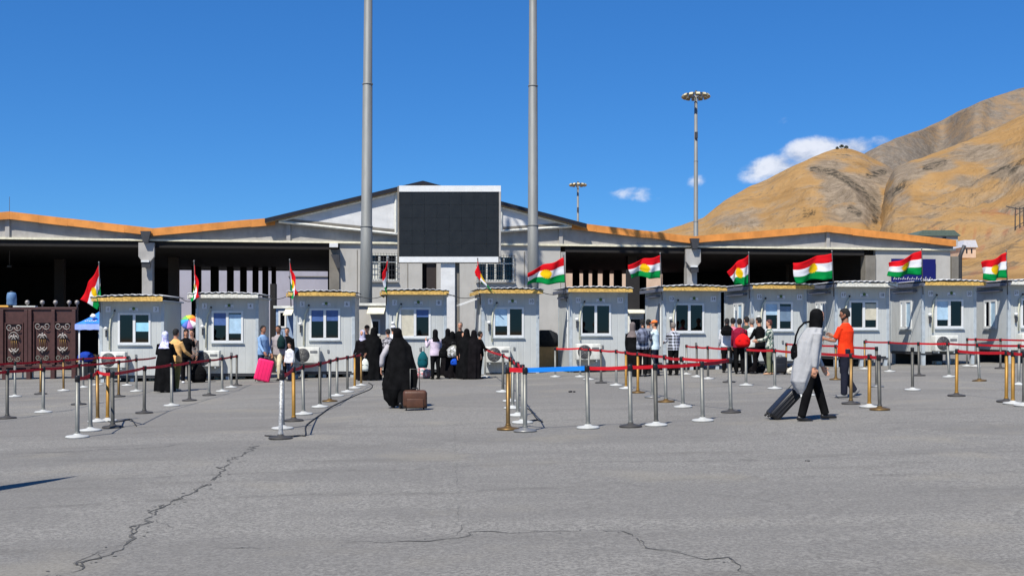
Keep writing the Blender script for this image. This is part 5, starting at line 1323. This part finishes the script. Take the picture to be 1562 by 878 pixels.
    t['_ar'] = 0; del t['_ar']
    PS[label] = (t, AR, Kf, nk, ch, pel, HT_)
    return t
PS = {}
def world_pt(t, p): return t.location + Matrix.Rotation(t.rotation_euler.z, 3, 'Z') @ (Vector(p) * t.scale.x)

BK = cloth('black', (.0075, .0075, .008), .3); BK2 = cloth('black_warm', (.009, .008, .009), .3)
WH = cloth('white', S(214, 214, 216)); GY = cloth('grey', S(150, 154, 160)); LG_ = cloth('light_grey', S(186, 184, 182)); 
# sun-lit queue on the left
person('woman in black abaya and white patterned headscarf seen from behind', 252, 598, 505, 0, ('abaya', BK), ('none', None), ('scarf', camo('scarf', S(228, 228, 238), S(190, 198, 232), S(170, 160, 210), 14)), wide=1.18, legs=((0, 2), (0, 2)), arms=((15, 16, 70), (15, 16, 70)))
person('bareheaded woman in tan top and olive trousers beside the white headscarf', 268, 596, 501, -25, ('shirt', cloth('tan', S(224, 176, 112))), ('trousers', cloth('olive', S(120, 110, 62))), ('short', M['hair']), arms=((10, 8, 15), (20, 14, 40)), shoes=cloth('beige_shoe', S(200, 180, 150)))
person('person in black with black hair standing under the rainbow umbrella', 284, 584, 501, -160, ('shirt', BK), ('trousers', BK2), ('long', M['hair']), arms=((50, 10, 90), (8, 8, 10)), shoes=WH)
person('person in grey camouflage shirt at the right under the umbrella', 293, 581, 502, 170, ('shirt', camo('grey_camo', S(120, 116, 112), S(60, 58, 60), S(150, 120, 104), 12)), ('trousers', BK), ('short', M['hair']))
person('man in light blue shirt and dark jeans behind the pink suitcase', 401, 581, 496, -120, ('shirt', cloth('sky_blue', S(132, 164, 200))), ('trousers', cloth('denim', S(34, 54, 76))), ('short', M['hair']), arms=((5, 8, 20), (20, 10, 20)), skin=M['skin2'])
person('man in grey shirt and beige trousers walking with a dark sling bag', 425, 580, 496, 160, ('shirt', cloth('warm_grey', S(158, 150, 150))), ('trousers', cloth('beige', S(206, 194, 162))), ('short', M['hair']), arms=((-5, 8, 15), (12, 10, 20)), legs=((18, 22), (-14, 10)), skin=M['skin2'])
person('person in black half hidden behind the beige trousers', 438, 579, 500, 180, ('shirt', BK), ('trousers', BK2), ('short', M['hair']), dy=.5)
person('child in white top and dark trousers by the air conditioner', 442, 581, 522, 150, ('shirt', WH), ('trousers', cloth('navy', S(28, 36, 60))), ('short', M['hair']), wide=1.25)
# centre-left group
person('person in black dress with lilac scarf left of the striding cloak', 553, 580, 503, 165, ('abaya', BK2), ('none', None), ('scarf', camo('lilac', S(186, 180, 204), S(160, 156, 190), S(200, 196, 214), 10)), legs=((0, 2), (0, 2)), arms=((10, 10, 40), (10, 10, 30)))
gr = person('woman in black cloak with green printed mark on the back', 570, 580, 499, 10, ('chador', BK), ('none', None), ('veil', None), wide=1.1, legs=((0, 2), (0, 2)))
person('person in black and white mottled shirt between the two black cloaks', 592, 578, 501, 30, ('shirt', camo('mottled', S(190, 188, 192), S(70, 70, 76), S(130, 126, 130), 11)), ('trousers', BK), ('short', M['hair']))
person('person in white cap and pale top behind the striding cloak', 600, 577, 496, 20, ('shirt', WH), ('trousers', BK), ('cap', WH))
STR = person('woman in long black cloak striding with a brown suitcase', 606, 622, 500, 0, ('chador', BK), ('trousers', BK), ('veil', None), wide=1.0, legs=((6, 10), (-6, 20)), lean=4, arms=((-6, 30, 6), (6, 10, 8)), detail=True, footp=(0, -30), voxel=.010,
             cloak=[(-.01, 0, .05, .17, .08), (.03, 0, .22, .27, .11), (.06, 0, .42, .34, .11), (.08, .01, .65, .33, .10), (.08, .02, .86, .31, .08), (.06, .03, 1.12, .275, .06), (.05, .035, 1.33, .255, .045), (.03, .035, 1.45, .17, .03), (.015, .035, 1.52, .115, .02)])

# centre group
person('woman in pale pink top with big black hood, right hand raised', 664, 578, 502, 30, ('shirt', cloth('pale_pink', S(206, 190, 204))), ('trousers', BK), ('hood', BK), wide=1.15, arms=((35, 14, 110), (5, 10, 20)), shoes=BK)
cg = 'cluster of people in black by the screen column'
person('person in black carrying a white backpack in the black cluster', 690, 577, 505, 10, ('abaya', BK2), ('none', None), ('scarf', BK), wide=1.05, legs=((0, 2), (0, 2)), arms=((10, 10, 40), (10, 10, 30)), group=cg)
person('tallest figure with pale face at the back of the black cluster', 702, 574, 491, 175, ('shirt', BK), ('trousers', BK), ('short', M['hair_grey']), dy=.3, group=cg)
person('broad black cloak in the middle of the black cluster', 712, 578, 501, 15, ('chador', BK), ('none', None), ('veil', None), wide=1.12, legs=((0, 2), (0, 2)), group=cg)
person('black cloak with white trim at the head, right of the cluster middle', 723, 578, 503, -30, ('chador', BK2), ('none', None), ('veil', None), legs=((0, 2), (0, 2)), group=cg)
person('slim person in black with bare hand at the right end of the cluster', 732, 577, 505, -70, ('shirt', BK), ('trousers', BK), ('short', M['hair']), arms=((5, 5, 10), (25, 8, 40)), group=cg)
person('head-scarved figure in black at the left rear of the black cluster', 683, 575, 502, 15, ('abaya', BK2), ('none', None), ('scarf', BK), legs=((0, 2), (0, 2)), dy=.7, group=cg)
person('figure in black squeezed between the two cloaks of the cluster', 706, 577, 506, 190, ('abaya', BK), ('none', None), ('scarf', BK2), legs=((0, 2), (0, 2)), dy=-.15, group=cg)
person('dark haired man in grey jacket behind the orange cap', 989, 571, 488, -40, ('shirt', cloth('jacket_grey', S(120, 126, 134))), ('trousers', BK), ('short', M['hair']), dy=.8)
person('dark haired man in pink top at the back of the right queue', 1118, 569, 486, -15, ('shirt', cloth('rose', S(206, 120, 140))), ('trousers', BK), ('short', M['hair']), dy=.9)
person('man in dark green shirt behind the white and grey shirt', 1139, 568, 484, 30, ('shirt', cloth('bottle', S(60, 70, 60))), ('trousers', BK), ('short', M['hair']), dy=.9)
person('dark figure with dark cap behind the lilac scarf', 560, 579, 497, 175, ('shirt', BK), ('trousers', BK), ('cap', BK), dy=.8)
# centre-right queue
person('woman in long black dress at the left of the chequered shirts queue', 965, 574, 491, -20, ('abaya', BK), ('none', None), ('scarf', cloth('brown_grey', S(110, 100, 98))), legs=((0, 2), (0, 2)), wide=.95)
person('man in dark checked shirt with pale rucksack seen from behind', 980, 574, 486, -20, ('shirt', plaid('dark', S(150, 156, 170), S(40, 46, 64), 8)), ('trousers', BK), ('short', M['hair']), arms=((30, 10, 50), (30, 10, 50)), wide=1.12)
person('person in white top with orange cap holding out an arm', 999, 573, 488, 70, ('shirt', cloth('ice_blue', S(204, 222, 226))), ('trousers', cloth('dark_blue', S(24, 30, 44))), ('cap', cloth('orange_cap', S(230, 120, 60))), arms=((55, 5, 25), (10, 8, 10)))
person('grey-haired man in black and white chequered shirt from behind', 1027, 572, 491, 15, ('shirt', plaid('bw', S(206, 210, 220), S(18, 20, 26), 10)), ('trousers', BK), ('short', M['hair_grey']), arms=((22, 8, 60), (8, 6, 12)), wide=1.1, shoes=BK)
# right queue
person('person with black rucksack over white shirt at the left of the right queue', 1109, 568, 485, 0, ('shirt', WH), ('trousers', BK), ('short', M['hair']), arms=((10, 8, 20), (10, 8, 20)))
person('man in maroon shirt with red bag in the right queue', 1128, 570, 485, -10, ('shirt', cloth('maroon', S(132, 26, 52))), ('trousers', BK), ('short', M['hair']), wide=1.12, arms=((10, 8, 20), (20, 10, 30)), shoes=BK)
person('man in white and grey shirt in the middle of the right queue', 1147, 569, 485, 20, ('shirt', cloth('pale_grey', S(200, 206, 206))), ('trousers', cloth('dark_olive', S(44, 42, 34))), ('short', M['hair_grey']), arms=((25, 8, 60), (10, 8, 15)), wide=1.05)
person('person in black jacket leaning in the right queue with legs apart', 1160, 570, 483, 40, ('shirt', BK), ('trousers', BK2), ('short', M['hair']), legs=((14, 6), (-16, 8)), lean=5, arms=((30, 8, 40), (10, 8, 15)))
person('person in green and white striped jumper and olive trousers facing left', 1174, 571, 487, 75, ('shirt', camo('stripes', S(196, 196, 180), S(40, 70, 62), S(110, 130, 116), 8)), ('trousers', cloth('khaki', S(112, 116, 90))), ('short', mat('brown_hair', S(82, 44, 36), .6)), arms=((30, 6, 50), (20, 8, 60)), shoes=cloth('tan_shoe', S(190, 150, 120)))
# the two walkers on the right
WOM = person('woman in pale grey coat and black hood walking right, pulling a black suitcase', 1236, 641, 471, -90, ('coat', cloth('coat_grey', S(168, 168, 168), .07)), ('trousers', BK), ('hood', BK), legs=((20, 4), (-8, 6)), lean=9, headp=16, arms=((10, 6, 22), (-8, 4, 4)), detail=True, voxel=.011, footp=(0, -8), wide=1.0, heady=8,
             cloak=[(-.13, .41, .10, .06), (-.13, .50, .15, .12), (-.13, .60, .19, .165), (-.08, .77, .215, .195), (-.045, .97, .22, .205), (-.01, 1.21, .215, .185), (.03, 1.33, .20, .155), (.07, 1.42, .16, .12)])
MAN = person('man in bright orange t-shirt with sunglasses looking at his phone', 1290, 606, 470, 72, ('tshirt', cloth('orange', S(238, 60, 26))), ('trousers', cloth('dark_jeans', S(34, 36, 48))), ('short', M['hair']), legs=((3, 2), (6, 36)), headp=14, heady=30, torso_yaw=-30, arms=((22, 10, 78), (26, 4, 84)), detail=True, voxel=.011, skin=M['skin2'], footp=(0, -42), shoes=cloth('grey_shoe', S(120, 120, 120)), wide=1.16)
# clerk seated at the third booth window
ck = person('clerk in yellow vest sitting inside the third booth window', 488, 577, 497, 160, ('shirt', cloth('hi_vis', S(206, 204, 96))), ('trousers', BK), ('short', M['hair']), dy=1.15)
finish_meshes()
# accessories worn or held, each hanging on its own thing
t_, AR, K, nk, ch, pel, HT_ = PS['man in bright orange t-shirt with sunglasses looking at his phone']
e = MB(HT_)
for sx in (-1, 1): e.rbox((sx * .030, .101, .006), (.050, .010, .034), .004); e.box(sx * .056 - .003, sx * .056 + .003 , .0, .1, .004, .012) if False else e.tube([(sx * .054, .098, .010), (sx * .077, .04, .010), (sx * .079, -.02, .006)], .004, 4)
e.tube([(-.01, .104, .01), (.01, .104, .01)], .004, 4); e.build('sunglasses', M['black'], t_)
MB(HT_).loft([((0, .030, -.119), .028, .030), ((0, .028, -.098), .050, .056), ((0, .020, -.072), .061, .073), ((0, .008, -.045), .067, .070)], seg=16).build('beard', M['hair'], t_)
w0 = world_pt(t_, AR[0][2] + AR[0][3] * .09); ph_ = MB().rbox((0, 0, .02), (.075, .012, .15), .006).build('mobile_phone', M['black']); ph_.location = w0; ph_.rotation_euler = (R(-25), 0, t_.rotation_euler.z)
tag(ph_, 'black mobile phone in the hand of the man in orange', 'phone')
for sd in (-.02,):
    pass

def suitcase(loc, size, m, label, tilt=0, rz=0, handle=.0, strap=None, ribs=0, cat='suitcase'):
    t = thing('suitcase', loc, label, cat, None, 0); t.rotation_euler = (0, tilt, rz); w_, d, h = size
    MB().rbox((0, 0, h / 2 + .05), (w_, d, h), min(w_, d) * .22, 0, 4).build('shell', m, t)
    for sx in (-1, 1):
        for sy in (-1, 1):
            mb = MB(Matrix.Translation((sx * w_ * .36, sy * d * .3, .032)) @ Matrix.Rotation(R(90), 4, 'Y')); mb.lathe([(.012, -.014), (.032, -.012), (.032, .012), (.012, .014)], seg=12); mb.build('wheel', M['rubber'], t)
    if ribs:
        for q in range(ribs): z = .05 + h * (q + 1) / (ribs + 1); 
        for q in range(ribs): x = -w_ / 2 + w_ * (q + 1) / (ribs + 1); MB().rbox((x, 0, h / 2 + .05), (.018, d + .014, h * .86), .006).build('rib', m, t)
    else:
        MB().rbox((0, -d / 2 - .008, h * .42), (w_ * .7, .03, h * .5), .012).build('front_pocket', m, t)
    MB().tube([(-.06, 0, h + .05), (-.05, 0, h + .085), (.05, 0, h + .085), (.06, 0, h + .05)], .012, 6).build('grip', M['black'], t)
    if handle:
        MB().tube([(-.09, d * .3, h), (-.09, d * .3, h + handle), (.09, d * .3, h + handle), (.09, d * .3, h)], .009, 6).build('telescopic_handle', M['steel'], t)
    MB().box(-w_ / 2 - .002, w_ / 2 + .002, -.008, .008, h * .1, h).build('zip', M['black'], t) if not ribs else None
    return t
BRN = mat('brown_leather', S(82, 52, 36), .5, var=.2, bump=.2)
suitcase(G(633, 625), (.47, .30, .34), BRN, 'brown soft suitcase pulled by the striding woman in black', 0, R(6), .46)
PINK = mat('pink_shell', S(242, 40, 104), .4, var=.05); BLKS = mat('black_shell', (.012, .012, .014), .4)
pk = suitcase(G(398, 583), (.52, .28, .72), PINK, 'bright pink hard suitcase leaning beside the man in light blue', R(14), R(12), .12, ribs=4)
g0 = G(1176, 640); suitcase(Vector((g0.x, g0.y + .12, gz(g0.x))), (.19, .36, .56), BLKS, 'black wheeled suitcase tilted behind the woman in the pale coat', R(43), 0, .30, ribs=3)
suitcase(G(1190, 571), (.38, .24, .50), BLKS, 'small black suitcase standing right of the striped jumper')
def bag(loc, r_, m, label, cat='bag', strap=True):
    t = thing('bag', loc, label, cat)
    MB().loft([((0, 0, .01), r_[0] * .8, r_[1] * .8), ((0, 0, r_[2] * .25), r_[0], r_[1], None, None, .05, 4, 1), ((0, 0, r_[2] * .6), r_[0] * .95, r_[1] * .9, None, None, .05, 4, 2), ((0, 0, r_[2] * .85), r_[0] * .6, r_[1] * .6), ((0, 0, r_[2]), r_[0] * .2, r_[1] * .2)], seg=20).build('body', m, t)
    if strap: MB().tube([(-r_[0] * .3, 0, r_[2] * .85), (-r_[0] * .2, 0, r_[2] * 1.25), (r_[0] * .2, 0, r_[2] * 1.25), (r_[0] * .3, 0, r_[2] * .85)], .012, 6).build('strap', M['black'], t)
    MB().tube([(-r_[0] * .7, -r_[1] * .86, r_[2] * .5), (r_[0] * .7, -r_[1] * .86, r_[2] * .5)], .008, 5).build('zip', M['black'], t)
    return t
bag(G(303, 583), (.26, .2, .62), BK, 'large black rucksack on the ground left of the second booth', 'rucksack')
bag(P(557, 566, 35.98), (.13, .1, .42), cloth('plastic_white', S(222, 226, 214)), 'white plastic bag hanging from the lilac scarf woman')
bag(P(645, 561, 36.35), (.17, .12, .55), cloth('teal', S(18, 84, 92)), 'teal rucksack left of the pale pink top', 'rucksack')
bag(G(646, 577), (.26, .2, .42), camo('pinkwhite', S(214, 196, 196), S(196, 120, 124), S(120, 140, 140), 9), 'pink and white travel bag on the ground by the pink top')
bag(P(692, 545, 36.1), (.24, .14, .40), camo('packwhite', S(206, 206, 206), S(150, 150, 146), S(120, 120, 110), 9), 'white rucksack on the back of the black-dressed queuer', 'rucksack')
bag(P(694, 557, 36.05), (.14, .08, .24), cloth('royal', S(26, 78, 186)), 'blue bag just below the white rucksack', strap=False)
bag(P(1109, 512, 36.25), (.2, .13, .36), BK, 'black rucksack of the leftmost person in the right queue', 'rucksack')
bag(P(1133, 529, 35.05), (.24, .14, .42), cloth('red', S(222, 26, 28)), 'bright red shoulder bag on the maroon shirt')
bag(P(980, 522, 34.72), (.17, .12, .46), plaid('rucksack', S(120, 126, 146), S(60, 64, 80), 6), 'grey-blue rucksack on the back of the dark checked shirt', 'rucksack')
bag(G(1158, 569) + Vector((0, .4, 0)), (.28, .2, .34), BK, 'black holdall on the ground between the legs of the right queue')
bag(G(1148, 570) + Vector((.1, .3, 0)), (.16, .14, .26), BK2, 'small black bag on the ground behind the white and grey shirt')
bag(G(1209, 571) + Vector((0, 0, 0)), (.18, .14, .24), cloth('crumpled_white', S(206, 200, 184)), 'crumpled white bag on the ground beside the small black suitcase')
bag(P(429, 532, 37.45), (.14, .12, .48), cloth('dark_green', S(26, 50, 50)), 'dark green sling bag on the walking man in grey')
bag(P(676, 546, 36.05), (.14, .1, .36), BK, 'black shoulder bag of the woman in pale pink')
hb = bag(P(1212, 549, 17.55), (.055, .12, .27), BK, 'black handbag slung at the back of the pale grey coat', strap=False)
MB().tube([P(x, y, Y_) - hb.location for x, y, Y_ in ((1212, 527, 17.5), (1214, 512, 17.47), (1219, 500, 17.47), (1227, 492, 17.5), (1236, 490, 17.56))], .016, 6).build('strap', BK, hb)
# long strap of that handbag over the shoulder
